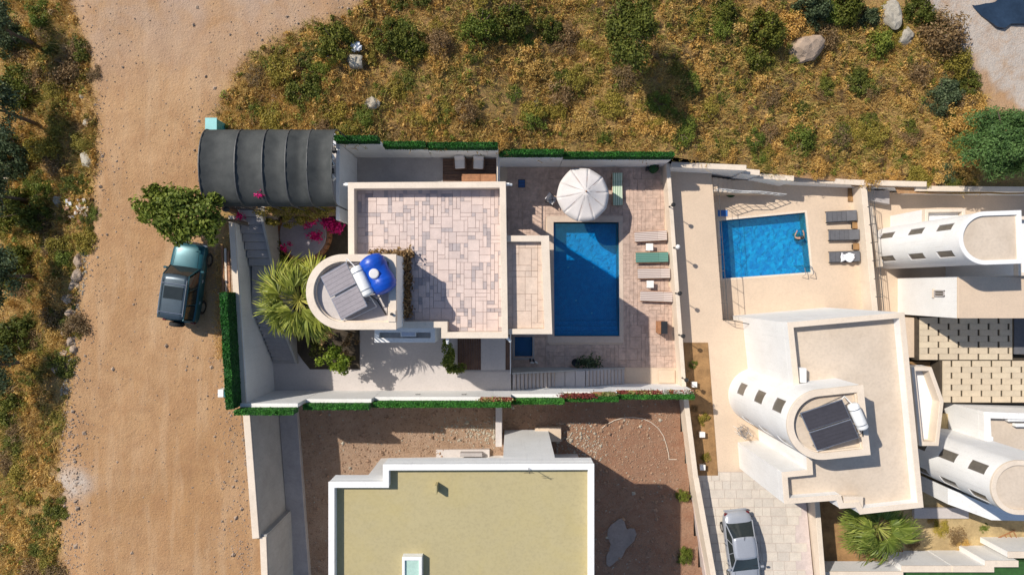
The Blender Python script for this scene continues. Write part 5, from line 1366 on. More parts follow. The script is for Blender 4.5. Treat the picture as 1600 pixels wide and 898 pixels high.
# ---- slab terrace with slots
TZ = -3.5
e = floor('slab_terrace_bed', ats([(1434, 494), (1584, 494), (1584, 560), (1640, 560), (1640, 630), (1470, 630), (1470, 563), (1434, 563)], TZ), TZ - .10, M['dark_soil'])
def pavers(x0, x1, y0, rows, pw, ph, odd):
    for j in range(rows):
        x = x0 + (0 if (j + odd) % 2 == 0 else -pw / 2); yc = y0 - (j + .5) * ph
        while x < x1 - .05:
            xa, xb = max(x, x0), min(x + pw, x1); 
            if xb - xa > .15: tile_obj('paver', round(xb - xa - .14, 2), ph - .002, .07, M['paver'], (xa + xb) / 2, yc, TZ - .09, e)
            x += pw
xa, ya = at(1436, 496, TZ); xb, yb = at(1584, 562, TZ); pavers(xa, xb, ya, 7, 1.27, (ya - yb) / 7, 0)
xa, ya = at(1472, 563, TZ); xb, yb = at(1640, 628, TZ); pavers(xa, xb, ya - .02, 7, 1.27, (ya - yb) / 7, 1)
xa, ya = at(1584, 495, TZ); xb, yb = at(1640, 553, TZ); t = thing('dark_opening_panel', 'flat dark panel painted as the shaded opening at the right edge beside the slab terrace', 'dark_panel', (xa, ya, TZ)); MB().bx(xa + .02, yb, TZ - .05, xb, ya, TZ + .02).build('panel', M['grey_fabric'], t)  # dark sheet painted in for the shade of the opening
xa, ya = at(1420, 496, -3.9); xb, yb = at(1434, 558, -3.9); floor('sand_strip', [(xa - 2.5, ya), (xb, ya), (xb, yb), (xa - 2.5, yb)], -3.85, M['cream_floor'])
xa, ya = at(1418, 562, -4.6); xb, yb = at(1472, 640, -4.6); floor('planting_strip', [(xa - 3, ya - .1), (xb, ya - .1), (xb, yb), (xa - 3, yb)], -4.5, M['soil'])

# ================================================================== FOURTH VILLA (bottom right)
v4 = thing('villa', 'white villa with beige roof and slanting round tower at the lower right edge', 'house', (28, -9, Z3))
F4 = ats([(1537, 643), (1720, 650), (1720, 800), (1545, 800)], -1.3)
body(v4, F4, -6.5, -1.75, M['white_wall']); parapet(v4, F4, .35, -1.75, -1.3, M['white_wall'], M['white_wall']); MB().prism(inset(F4, .3), -1.74, -1.72).build('roof', M['roof_plaster'], v4)
tower(v4, 26.6, -10.5, 1.39, 2.2, Z3 - .05, 3.3, R(-2), [(152, -2.8, .55, 1.35), (152, -.3, .55, 1.35), (152, 2.0, .55, 1.25), (222, -2.8, .55, 1.35), (222, -.3, .55, 1.35), (222, 2.0, .55, 1.25)], M['white_wall'], M['cream_trim'], M['roof_plaster'], tp=.22, dp=.12)
F4b = ats([(1481, 762), (1549, 790), (1720, 792), (1720, 816), (1549, 812), (1481, 787)], -1.2)
body(v4, F4b, -6.5, -1.2, M['white_wall'], 'porch_wall')
e = thing('air_conditioner', 'white air conditioning ducts on the beige roof at the right edge', 'air conditioner', (30, -8.5, -1.7))
for px, py, w_, d_ in ((1590, 655, 1.2, .25), (1598, 664, .9, .2), (1545, 688, .5, .5)):
    x, y = at(px, py, -1.4); MB().box((x, y, -1.5), (w_, d_, .35)).build('duct', M['white_metal'], e, bevel=.04)
# south-east gardens
floor('sunken_garden', [(18.55, -9), (25.3, -9), (25.3, -22), (18.55, -22)], -4.2, M['soil'])
floor('dry_garden', [(25.32, -8.2), (40, -8.2), (40, -22), (25.32, -22)], -4.4, M['dry_garden'])
xa, ya = at(1428, 793, -4.2); xb, yb = at(1600, 809, -4.2); floor('garden_path', [(xa, ya), (29.5, ya), (29.5, yb), (xa, yb)], -4.15, M['court_floor'])
t = thing('boundary_wall', 'pale pink wall between the sloping drive and the sunken garden', 'wall', (18.2, -14, Z2))
b = MB(); wall_mb(b, (18.12, -11.9), (18.62, -21), .3, -6.4, (-1.4, -.9), side=1); b.build('wall', M['cream_trim'], t, bevel=.015)
for i, (px0_, px1_, pyt, zt) in enumerate([(1286, 1412, 893, -2.1), (1410, 1495, 884, -2.15), (1489, 1554, 884, -2.1), (1541, 1592, 876, -2.1), (1576, 1700, 862, -2.1)]):
    a = at(px0_, pyt, zt); b_ = at(px1_, pyt, zt)
    t = thing('garden_wall', ['low white wall along the bottom of the sunken garden', 'white garden wall south of the green palm', 'white garden wall with dark grass behind it', 'second white garden wall from the right edge', 'white garden wall at the right edge by the lawn'][i], 'wall', (*a, -4.4), 'stepped white walls along the bottom right')
    h0 = -4.6 if i else -3.6
    MB().bx(a[0], a[1] - .35 - .001 * i, h0, b_[0] - .01, a[1], zt - .07).build('wall', M['white_wall'], t); MB().bx(a[0] - .02, a[1] - .37, zt - .068, b_[0] - .015, a[1] + .02, zt + .001 * i).build('coping', M['cream_trim'], t, bevel=.01)
floor('lawn', [(27, -17.3), (45, -17.0), (45, -24), (22, -24), (22, -18.3)], -3.1, M['turf_lawn'], z0=-4.5)
x, y = at(1575, 842, -4.2); e = thing('wooden_ladder', 'small brown wooden ladder lying on the dry garden', 'ladder', (x, y, -4.35)); rz = R(25)
for s in (-1, 1): MB().box((x - s * .28 * math.sin(rz), y + s * .28 * math.cos(rz), -4.3), (1.5, .05, .05), rz).build('rail', M['wood'], e)
for k in range(5): MB().box((x + (-.6 + .3 * k) * math.cos(rz), y + (-.6 + .3 * k) * math.sin(rz), -4.29), (.05, .56, .035), rz).build('rung', M['wood'], e)
fan_palm('rich green fan palm in the sunken garden south of the beige roofed villa', 1371, 824, 62, -4.2, 4.2, M['leaf_palm_green'], 21, 40)
for i, (px, py, r, k) in enumerate([(1475, 828, 20, 'olive'), (1430, 850, 16, 'brown'), (1500, 838, 22, 'brown'), (1545, 825, 12, 'green'), (1460, 812, 12, 'gold'), (1510, 855, 16, 'gold'), (1465, 642, 7, 'green')]):
    shrub(px, py, r * .8, k, ['low olive bush in the middle of the dry garden', 'withered brown bush next to the green palm', 'withered brown bush in the centre of the dry garden', 'small green bush under the white porch', 'yellow dry bush by the garden path', 'yellow dry bush at the foot of the white garden wall', 'small green bush by the slab terrace'][i], None, z=-4.4, hz=.5)

# ================================================================== BUILDING YARD AND OLIVE ROOF
def yard_z(x, y): return -.35 - .085 * (x + 13) + .05 * noise.noise(Vector((x * 1.4, y * 1.4, 0))) + .04 * noise.noise(Vector((x * 4, y * 4, 2)))
def build_yard():
    x0, x1, y0, y1, st = -13.7, 12.0, -24, -6.1, .28; nx, ny = int((x1 - x0) / st), int((y1 - y0) / st)
    vs = [(x0 + i * st, y0 + j * st, yard_z(x0 + i * st, y0 + j * st)) for j in range(ny + 1) for i in range(nx + 1)]; fs = [(j * (nx + 1) + i, j * (nx + 1) + i + 1, (j + 1) * (nx + 1) + i + 1, (j + 1) * (nx + 1) + i) for j in range(ny) for i in range(nx)
          if vs[j * (nx + 1) + i][0] < 10.0 + max(0, -(vs[j * (nx + 1) + i][1] + 6)) * .13]
    b = MB().add(vs, fs).build('rough_yard', M['yard'], None, smooth=True); struct(b)
build_yard()
t = thing('retaining_wall', 'long grey retaining wall with white top along the dirt road', 'wall', (-13.5, -10, 0))
b = MB(); wall_mb(b, (-13.62, -6.2), (-13.10, -13.0), .30, -3, 3.6, side=-1); b.build('wall', M['grey_wall'], t); b = MB(); wall_mb(b, (-13.64, -6.2), (-13.12, -13.0), .36, 3.603, 3.68, side=-1); b.build('coping', M['cream_trim'], t, bevel=.01)
b = MB(); wall_mb(b, (-12.80, -13.0), (-12.45, -22), .30, -3, 3.45, side=-1); b.build('wall', M['grey_wall'], t); b = MB(); wall_mb(b, (-12.82, -13.0), (-12.47, -22), .34, 3.453, 3.53, side=-1); b.build('coping', M['cream_trim'], t, bevel=.01)
MB().bx(-13.12, -13.1, -3, -12.82, -12.9, 3.45).build('return_wall', M['grey_wall'], t)
e = thing('concrete_footing', 'grey concrete footing strip along the foot of the retaining wall', 'footing', (-13, -10, -.4)); b = MB()
wall_mb(b, (-13.58, -6.3), (-12.44, -22), 1.05, -1.5, -.05, side=1); b.build('strip', M['grey_concrete'], e, bevel=.02)
t = thing('divider_wall', 'short grey white wall dividing the rough yard into two', 'wall', (-.8, -7.5, -1.4)); MB().bx(-.95, -9.2, -2, -.58, -6.16, .05).build('wall', M['court_floor'], t, bevel=.02)
x0_, y0_ = at(836, 668, -1.2); x1_, y1_ = at(877, 690, -1.2); e = thing('concrete_pad', 'square concrete pad in the rough yard behind the olive roof', 'slab', (x0_, y0_, -1.6)); MB().bx(x0_, y1_, -2, x1_, y0_, -1.2).build('pad', M['cream_floor'], e, bevel=.02)
v5 = thing('flat_roof_house', 'large house with olive flat roof and white parapet at the bottom', 'house', (-2, -12, -1)); V5Z = 5.7
F5 = ats([(514, 752), (599, 752), (599, 725), (928, 724), (928, 1010), (514, 1010)], V5Z)
F5w = [(-7.74, F5[2][1] - 1.5), (F5[3][0] - .02, F5[2][1] - 1.5), (F5[4][0] - .02, F5[4][1]), (-7.74, F5[4][1])]
body(v5, F5w, -3, 4.58, M['white_wall']); MB().prism(F5, 4.6, 5.28).build('roof_slab', M['white_wall'], v5, bevel=.02)
parapet(v5, F5, .27, 5.281, V5Z, M['white_wall'], M['court_floor'] if False else M['white_wall']); MB().prism(inset(F5, .26), 5.282, 5.30).build('roof', M['olive_roof'], v5)
xa = at(786, 700, 0)[0]; FW = [(at(786, 0, 5.0)[0], F5[2][1] - 1.6), (at(868, 0, 5.0)[0], F5[2][1] - 1.2), (at(868, 0, 5.0)[0], F5[2][1] + .02), (at(786, 0, 5.0)[0], F5[2][1] + .02)]
body(v5, FW, -3, 4.595, M['white_wall'], 'stair_wing')
for x in (-5.5, -3.4): flat_window(v5, x, F5[2][1] - 1.5, 1.4, 1.4, 1.3, 0, 1)
xs, ys = at(723, 705, -1); MB().bx(xs - 1.6, ys - 1.0, -3, xs + 1.6, ys + .1, -1.05).build('terrace_plinth', M['court_floor'], v5, bevel=.02)
xs, ys = at(736, 711, -.6); MB().bx(xs - .65, ys - .1, -1.1, xs + .65, ys + .12, -.65).build('bench_block', M['grey_concrete'], v5, bevel=.01)
x, y = at(682, 762, 5.6); b = MB(); MB().box((x, y, 5.62), (.12, .42, .62)).build('vent', M['olive_roof'], v5, bevel=.01)
x, y = at(645, 900, 5.7); sk = MB(); sk.prism([(x - .52, y - .95), (x + .45, y - .95), (x + .45, y + .95), (x - .52, y + .95)], 5.29, 5.72, [[(x - .38, y - .8), (x + .30, y - .8), (x + .30, y + .78), (x - .38, y + .78)]])
skf = sk.build('skylight_frame', M['white_metal'], v5, bevel=.015); MB().bx(x - .38, y - .8, 5.60, x + .30, y + .78, 5.62).build('pane', M['glass_green'], skf)
x, y = at(826, 731, 5.75); e = thing('antenna', 'thin dark antenna on the white parapet of the olive roof', 'antenna', (x, y, 5.7)); MB().tube((x, y, 5.7), (x + .03, y + .02, 6.7), .016, n=6).build('mast', M['dark_metal'], e); MB().tube((x - .25, y, 6.5), (x + .25, y, 6.55), .01, n=5).build('arm', M['dark_metal'], e); MB().tube((x - .18, y, 6.35), (x + .18, y, 6.38), .01, n=5).build('arm', M['dark_metal'], e)
e = thing('garden_hose', 'thin pink hose lying in a wide loop on the red yard soil', 'hose', (4, -8, -1.8))
hp = []
for k, (px, py) in enumerate([(940, 668), (948, 662), (960, 656), (975, 652), (990, 652), (1005, 654), (1018, 660), (1030, 670), (1038, 682), (1043, 697), (1046, 710), (1047, 719), (1053, 719), (1059, 719)]):
    x, y = at(px, py, -2.0); hp.append((x, y, yard_z(x, y) + .05))
MB().path(hp, .022, 6).build('tube', M['cream_trim'], e)
for i, (px, py, r, k, z) in enumerate([(1067, 776, 12, 'green', -2.2), (1073, 872, 16, 'green', -2.3)]):
    shrub(px, py, r, k, ['green bush against the cream wall in the yard shadow', 'green bush against the cream wall at the bottom edge'][i], None, z=z, hz=1.3)

# ================================================================== VEHICLES
def car(name, label, loc, rz, pitch, L, W, H, paint, kind, extra=None):
    """local x forward, y left. profile built from cross sections"""
    e = thing(name, label, 'car', (0, 0, 0))
    suv = kind == 'suv'
    # lower body sections: x, half width, z bottom, z belt, crown
    if suv: S = [(-L/2, .80, .42, .92), (-L/2 + .10, .88, .36, .98), (-L * .36, .93, .30, 1.00), (-L * .1, .93, .30, 1.02), (L * .17, .93, .30, 1.03), (L * .22, .92, .30, 1.02), (L * .42, .89, .34, .96), (L/2 - .10, .82, .38, .88), (L/2, .70, .45, .75)]
    else: S = [(-L/2, .52, .42, .62), (-L/2 + .10, .70, .30, .78), (-L/2 + .35, .84, .24, .90), (-L * .33, .90, .22, .95), (-L * .12, .91, .20, .93), (L * .13, .91, .20, .92), (L * .24, .90, .22, .88), (L * .38, .87, .24, .80), (L/2 - .28, .80, .26, .72), (L/2 - .08, .62, .30, .62), (L/2, .42, .36, .52)]
    k = W / 2 / .93
    vs = []; fs = []; prof = lambda hw, zb, zt: [(-hw * .86, zb), (-hw * .985, zb + (zt - zb) * .25), (-hw, zb + (zt - zb) * .55), (-hw * .975, zb + (zt - zb) * .82), (-hw * .90, zt - .01), (-hw * .55, zt + .035), (0, zt + .05), (hw * .55, zt + .035), (hw * .90, zt - .01), (hw * .975, zb + (zt - zb) * .82), (hw, zb + (zt - zb) * .55), (hw * .985, zb + (zt - zb) * .25), (hw * .86, zb)]
    for x, hw, zb, zt in S:
        for y, z in prof(hw * k, zb, zt): vs.append((x, y, z))
    m_ = 13
    for i in range(len(S) - 1):
        for j in range(m_): fs.append((i * m_ + j, (i + 1) * m_ + j, (i + 1) * m_ + (j + 1) % m_, i * m_ + (j + 1) % m_))
    fs += [tuple(range(m_)), tuple(reversed(range((len(S) - 1) * m_, len(S) * m_)))]
    bo = MB().add(vs, fs).build('body', M[paint], e, smooth=True, sub=1)
    # greenhouse
    if suv: G = dict(r0=-L * .465, r1=-L * .44, f1=L * .085, f0=L * .195, hb=.84 * k, ht=.70 * k, zb=1.0, zt=H)
    else: G = dict(r0=-L * .375, r1=-L * .20, f1=L * .06, f0=L * .235, hb=.85 * k, ht=.68 * k, zb=.88, zt=H)
    g = G
    def gp(u, s, t_):    # u along 0..1, s side -1..1, t height 0..1
        xb = g['r0'] + (g['f0'] - g['r0']) * u; xt = g['r1'] + (g['f1'] - g['r1']) * u; hw = g['hb'] + (g['ht'] - g['hb']) * t_
        bow = .05 * (1 - s * s) * (1 if u > .5 else -1) * abs(u - .5) * 2
        return (xb + (xt - xb) * t_ + bow, s * hw * (1 - .05 * (2 * abs(u - .5)) ** 3), g['zb'] + (g['zt'] - g['zb']) * t_ + .035 * (1 - s * s) * t_ + .02 * (1 - (2 * u - 1) ** 2) * t_)
    def patch(mb, f, nu=6, nv=4):
        vs = [f(i / nu, j / nv) for i in range(nu + 1) for j in range(nv + 1)]; mb.add(vs, [(i * (nv + 1) + j, (i + 1) * (nv + 1) + j, (i + 1) * (nv + 1) + j + 1, i * (nv + 1) + j + 1) for i in range(nu) for j in range(nv)])
        return mb
    gl = M['car_glass']
    patch(MB(), lambda a, b: gp(.0, 1 - 2 * a, b * .97)).build('rear_window', gl, e, smooth=True)
    patch(MB(), lambda a, b: gp(1.0, -1 + 2 * a, b * .97)).build('windscreen', gl, e, smooth=True)
    for s in (-1, 1):
        for u0, u1 in ((.04, .32), (.34, .64), (.66, .94)) if not suv else ((.03, .30), (.32, .60), (.62, .95)):
            patch(MB(), (lambda a, b: gp(u0 + (u1 - u0) * a, s, .04 + .86 * b)) if s < 0 else (lambda a, b: gp(u1 + (u0 - u1) * a, s, .04 + .86 * b))).build('side_window', gl, e, smooth=True)
    for s in (-1, 1):
        pl = MB()
        for u in (0, .33, .65, 1):
            a_, b_ = gp(u, s, 0), gp(u, s, 1); pl.tube(a_, b_, .035 if u in (0, 1) else .022, n=6)
        for q in range(6):
            pl.tube(gp(q / 6, s, .96), gp((q + 1) / 6, s, .96), .03, n=6)
        pl.build('pillar', M[paint], e)
    ro = patch(MB(), lambda a, b: gp(a, -1 + 2 * b, 1.0), 8, 6); ro.build('roof', M[extra or paint], e, smooth=True).modifiers.new('thick', 'SOLIDIFY').thickness = .02
    rt = MB(); 
    for sx in (g['r0'] + .05, (g['r0'] + g['f0']) / 2, g['f0'] - .2): pass
    MB().box(((g['r0'] + g['f0']) / 2, 0, g['zb'] + .12), ((g['f0'] - g['r0']) * .8, g['hb'] * 1.5, .2)).build('interior', M['black_plastic'], e)
    wr = .37 if suv else .32
    for xx in (-L * .29, L * .31):
        for s in (-1, 1):
            yy = s * (W / 2 - .13); mt = Matrix.Rotation(R(90), 3, 'X')
            w_ = MB().lathe([(wr * .62, -.11), (wr * .95, -.11), (wr, -.07), (wr, .07), (wr * .95, .11), (wr * .62, .11)], (xx, yy, wr), 24, mt, closed=False).build('tyre', M['tyre'], e)
            r_ = MB(); r_.lathe([(.0, .05), (wr * .2, .06), (wr * .62, .10)], (xx, yy, wr), 20, Matrix.Rotation(R(90 * -s), 3, 'X'), closed=False); r_.build('rim', M['steel'], w_)
    for s in (-1, 1):
        MB().box((g['f0'] - .15, s * (W / 2 + .06), g['zb'] + .07), (.12, .20, .13)).build('mirror', M[paint], e, bevel=.03)
        MB().box((L/2 - (.09 if suv else .22), s * W * .37, .72 if suv else .64), (.10 if suv else .26, .30, .16 if suv else .12), -s * .3 if not suv else 0).build('headlight', M['lamp_glass'], e, bevel=.03)
        MB().box((-L/2 + (.06 if suv else .17), s * W * (.40 if suv else .35), .85 if suv else .70), (.10 if suv else .2, .20, .26 if suv else .14), s * .3 if not suv else 0).build('taillight', M['red_light'], e, bevel=.03)
        for xx in (g['f0'] - .35, (g['r0'] + g['f0']) / 2 - .1): MB().box((xx, s * (W / 2 - .008), .63), (.014, .02, .6)).build('door_seam', M['black_plastic'], e); MB().box((xx - .28, s * (W / 2 - .0), .82), (.16, .03, .03)).build('door_handle', M['chrome'], e, bevel=.008)
    MB().box((L/2 - .02, 0, .42), (.10, W * .72, .16)).build('bumper', M['grey_fabric' if suv else paint], e, bevel=.04); MB().box((-L/2 + .01, 0, .46), (.10, W * .76, .18)).build('bumper', M['grey_fabric' if suv else paint], e, bevel=.04)
    MB().box((L/2 + .035, 0, .44), (.012, .42, .1)).build('number_plate', M['white_plastic'], e)
    for s in (-1, 1): MB().tube((g['f0'] - .02, s * .28, g['zb'] + .05), (g['f0'] - .18, s * .05 + .2, g['zb'] + .16), .010, n=5).build('wiper', M['black_plastic'], e)
    # bonnet and boot shut lines
    sl_ = MB(); zb1 = S[-4][3] if suv else S[-5][3]
    for s in (-1, 1): sl_.tube((g['f0'] + .02, s * .66 * k, (1.045 if suv else .935)), (L * .40, s * .60 * k, (1.0 if suv else .845)), .006, n=4)
    sl_.build('bonnet_seam', M['black_plastic'], e)
    if suv:
        for xx in (-L * .37, -L * .02): MB().tube((xx, -.62, H + .10), (xx, .62, H + .10), .02, n=6).build('roof_bar', M['chrome'], e)
        for s in (-1, 1): MB().tube((-L * .40, s * .62, H + .09), (L * .04, s * .62, H + .09), .018, n=6).build('roof_rail', M['chrome'], e)
        MB().box((-L * .13, 0, H + .052), (.62, .95, .012)).build('sunroof', M['car_glass'], e, bevel=.004)
        sp = MB().lathe([(.1, -.10), (.34, -.10), (.36, -.04), (.36, .06), (.30, .10), (.0, .10)], (-L/2 - .12, .1, .85), 22, Matrix.Rotation(R(-90), 3, 'Y'), closed=False).build('spare_wheel', M['tyre'], e)
    else:
        MB().tube((g['r1'] + .15, .0, H + .06), (g['r1'] - .08, 0, H + .16), .012, n=5).build('aerial', M['black_plastic'], e)
        MB().box((L / 2 + .005, 0, .56), (.02, .55, .12)).build('grille', M['black_plastic'], e)
    e.location = loc; e.rotation_mode = 'ZYX' if False else 'XYZ'; e.rotation_euler = (0, pitch, rz); return e
x, y = at(288, 441, ZR + .9)
car('parked_car', 'dark teal off road car with roof rails parked on the dirt road', (x, y, ground_z(x, y) + .03), R(90 - 8), 0, 4.1, 1.78, 1.74, 'teal_paint', 'suv', 'grey_paint')
cy0 = -14.75; cz = drive_z(0, cy0)
x, y = at(1159, 861, cz + .8); cz = drive_z(0, y)
car('parked_car', 'silver saloon car parked on the paved drive at the bottom edge', (x, y, cz + .02), R(-90 + 6), -math.atan(.13) , 4.6, 1.86, 1.40, 'silver_paint', 'sedan')

# ================================================================== ROCKS AND RUBBLE
ROCKM = []
for k in range(5):
    bm = bmesh.new(); bmesh.ops.create_icosphere(bm, subdivisions=3, radius=1); o3 = Vector((k * 7.3, 1, 2))
    for v_ in bm.verts:
        n0 = v_.co.normalized(); d = .75 + .38 * noise.noise(n0 * 1.1 + o3) + .14 * noise.noise(n0 * 3.2 + o3); v_.co = n0 * d; v_.co.z *= .72
        for ax_ in (Vector((.8, .5, .4)), Vector((-.6, .7, .3)), Vector((.1, -.9, .5)), Vector((0, 0, 1))):
            ax_ = (ax_ + Vector((noise.noise(o3), noise.noise(o3 * 2), 0)) * .5).normalized(); dd = v_.co.dot(ax_) - .58
            if dd > 0: v_.co -= ax_ * dd * .8
    me = bpy.data.meshes.new('boulder'); bm.to_mesh(me); bm.free(); me.materials.append(M['rock']); ROCKM.append(me)
    me2 = me.copy(); me2.materials.clear(); me2.materials.append(M['pale_rock']); ROCKM.append(me2)
def boulder(px, py, rpx, label, pale=False, group=None, sx=1.0, z=None, name='boulder'):
    zz = ZR
    for _ in range(4): x, y = at(px, py, zz + .2); zz = ground_z(x, y)
    r = rpx * (CAMH - zz) / FPX * 1.25
    o = bpy.data.objects.new(name, ROCKM[rnd.randrange(5) * 2 + (1 if pale else 0)]); col.objects.link(o); o.location = (x, y, zz + r * .15); o.scale = (r * sx, r / sx, r * .8); o.rotation_euler.z = rnd.uniform(0, 6.28)
    return tag(o, label, 'rock', group)
for px, py, r, lb in [(121, 408, 11, 'rounded boulder at the road edge, northmost of the boulder row'), (119, 430, 11, 'broad flat boulder second in the roadside row'), (113, 446, 9, 'boulder in the middle of the roadside row by the gravel'), (107, 468, 10, 'long upright boulder in the roadside row'), (98, 466, 6, 'small boulder west of the long upright one'), (112, 511, 9, 'rounded boulder south of the gap in the roadside row'), (107, 534, 8, 'brown boulder above the pile of low stones'), (111, 546, 7, 'flat brown stone east in the roadside row'), (98, 552, 8, 'long low stone near the south end of the row'), (88, 576, 10, 'southmost pale boulder of the roadside row'), (96, 520, 5, 'small stone beside the rounded boulder'), (105, 489, 7, 'slim stone between the two boulder groups')]:
    boulder(px, py, r, lb, group='boulders along the road edge', sx=rnd.uniform(.75, 1.1))
boulder(134, 249, 13, 'large pale grey boulder at the road edge among dry grass', True, sx=.8)
boulder(132, 191, 7, 'pale stone at the road edge above the large grey boulder', True); boulder(124, 148, 5, 'small white stone at the road edge near the top', True); boulder(88, 314, 9, 'grey stone under bushes left of the rubble pile', True); boulder(4, 280, 9, 'grey stone at the left picture edge', True)
boulder(1258, 76, 27, 'large smooth tan boulder on the scrubby hillside', False, sx=1.15); boulder(1395, 22, 20, 'long pale boulder at the top of the hillside', True, sx=.8); boulder(1416, 56, 15, 'grey boulder below the long pale one', True); boulder(1497, 78, 5, 'small white stone by the concrete road', True)
boulder(553, 96, 14, 'flat olive grey rock slab between dark bushes', True); boulder(580, 160, 12, 'low tan rock above the hedge fence', True); boulder(510, 88, 5, 'little white stone near the dark bush', True); boulder(838, 158, 5, 'small pale stone in the middle of the scrub', True)
def crumpled(name, label, cat, px, py, r, mat, seed):
    zz = ZR
    for _ in range(3): x, y = at(px, py, zz + .3); zz = ground_z(x, y)
    bm = bmesh.new(); bmesh.ops.create_icosphere(bm, subdivisions=3, radius=r)
    for v_ in bm.verts: v_.co *= .75 + .6 * noise.noise(v_.co * (2.5 / r) + Vector((seed, 0, 0))); v_.co.z = max(-.02, v_.co.z * .6)
    me = bpy.data.meshes.new(name); bm.to_mesh(me); bm.free(); me.materials.append(mat); o = bpy.data.objects.new(name, me); col.objects.link(o); o.location = (x, y, zz + .25); tag(o, label, cat)
crumpled('plastic_sheet', 'crumpled pale blue plastic sheet beside the dark bush', 'litter', 556, 73, .33, M['towel'], 3)
# rubble pile of broken bricks
for k in range(38):
    px, py = 120 + rnd.gauss(0, 8), 327 + rnd.gauss(0, 8); zz = ZR
    for _ in range(2): x, y = at(px, py, zz); zz = ground_z(x, y)
    if k == 0: rp = thing('rubble_pile', 'heap of broken white and red brick rubble at the road edge', 'rubble', (x, y, zz))
    MB().box((x, y, zz + .1 + rnd.uniform(0, .15)), (rnd.uniform(.08, .3), rnd.uniform(.06, .14), .08), mat=Matrix.Rotation(rnd.uniform(0, 6), 3, 'Z') @ Matrix.Rotation(rnd.uniform(-.6, .6), 3, 'X')).build('brick', M[['white_plastic', 'wood', 'rock', 'cream_trim', 'pale_rock'][k % 5]], rp)
def stones(name, sampler, n, size, mat, seed, zf):
    rs = np.random.default_rng(seed); base = np.array([(1, 0, 0), (0, 1, 0), (-1, 0, 0), (0, -1, 0), (0, 0, .8), (0, 0, -.5)], float); tri = [(0, 1, 4), (1, 2, 4), (2, 3, 4), (3, 0, 4), (1, 0, 5), (2, 1, 5), (3, 2, 5), (0, 3, 5)]
    V = []; F = []
    while len(V) < n * 6:
        x, y = sampler(rs); s = size * rs.uniform(.35, 1) ** 2 * (2.2 if rs.random() < .05 else 1); a = rs.uniform(0, 6.28); ca, sa = math.cos(a), math.sin(a); z = zf(x, y) + s * .2; i = len(V)
        for q in base:
            p_ = q * s * rs.uniform(.7, 1.2, 3); V.append((x + p_[0] * ca - p_[1] * sa, y + p_[0] * sa + p_[1] * ca, z + p_[2]))
        for t_ in tri: F.append(tuple(i + k for k in t_))
    me = bpy.data.meshes.new(name); me.from_pydata(V, [], F); me.materials.append(mat); o = bpy.data.objects.new(name, me); col.objects.link(o); tag(o, kind='stuff'); return o
def s_road(rs):
    while True:
        px, py = rs.uniform(60, 560), rs.uniform(-10, 910); x, y = at(px, py, ZR)
        if not inside(x, y, ROAD_W) or (x > -14.6 and y < 8): continue
        d = pdist(x, y, ROAD_W)
        if rs.random() < math.exp(-d / .8) + .05: return x, y
stones('road_gravel', s_road, 2600, .055, M['rock'], 1, ground_z)
def s_edge(rs):
    while True:
        py = rs.uniform(380, 620); px = 118 - (py - 400) * .12 + abs(rs.normal(0, 9)); x, y = at(px, py, ZR); return x, y
stones('roadside_gravel', s_edge, 700, .08, M['pale_rock'], 2, ground_z)
def s_verge2(rs): 
    px, py = 110 + rs.normal(0, 16), rs.uniform(640, 900); return at(px, py, ZR)
stones('verge_gravel', s_verge2, 600, .07, M['rock'], 22, ground_z)
def s_wallside(rs):
    px, py = 395 - (600 - 0) * 0 + -abs(rs.normal(0, 28)), rs.uniform(600, 900); return at(min(px, 372 + (py - 600) * .1), py, ZR)
stones('wallside_gravel', s_wallside, 700, .06, M['rock'], 23, ground_z)
def s_yard(rs):
    while True:
        x, y = rs.uniform(-12.3, 10.2), rs.uniform(-19, -6.4)
        if inside(x, y, F5w): continue
        return x, y
stones('yard_rubble', s_yard, 6000, .08, M['soil_clod'], 3, yard_z); stones('yard_chips', s_yard, 700, .07, M['white_plastic'] if False else M['pale_rock'], 4, yard_z)
def s_yard2(rs): 
    px, py = 750 + rs.normal(0, 35), 672 + rs.normal(0, 11); return at(min(px, 772), min(max(py, 652), 700), -1.3)
stones('pale_rubble', s_yard2, 500, .08, M['pale_rock'], 5, yard_z)
def s_yard3(rs): 
    px, py = 905 + rs.normal(0, 30), 690 + rs.normal(0, 22); return at(max(px, 870), max(py, 660), -2)
stones('pale_rubble', s_yard3, 500, .08, M['pale_rock'], 6, yard_z)

# ================================================================== HILLSIDE VEGETATION
rsg = np.random.default_rng(77)
def veg_ok(x, y):
    if inside(x, y, PLOT): return False
    return veg_amt(x, y) > .5
def scatter(n, seed, margin=.0, dens=None):
    rs = np.random.default_rng(seed); out = []
    while len(out) < n:
        px, py = rs.uniform(-40, 1640), rs.uniform(-40, 940)
        if px > 175 and py > 300: continue
        x, y = at(px, py, 1.5 if px > 500 else ZR)
        if not veg_ok(x, y): continue
        if margin and pdist(x, y, PLOT) < margin: continue
        if dens and rs.random() > dens(x, y): continue
        out.append((x, y))
    return out
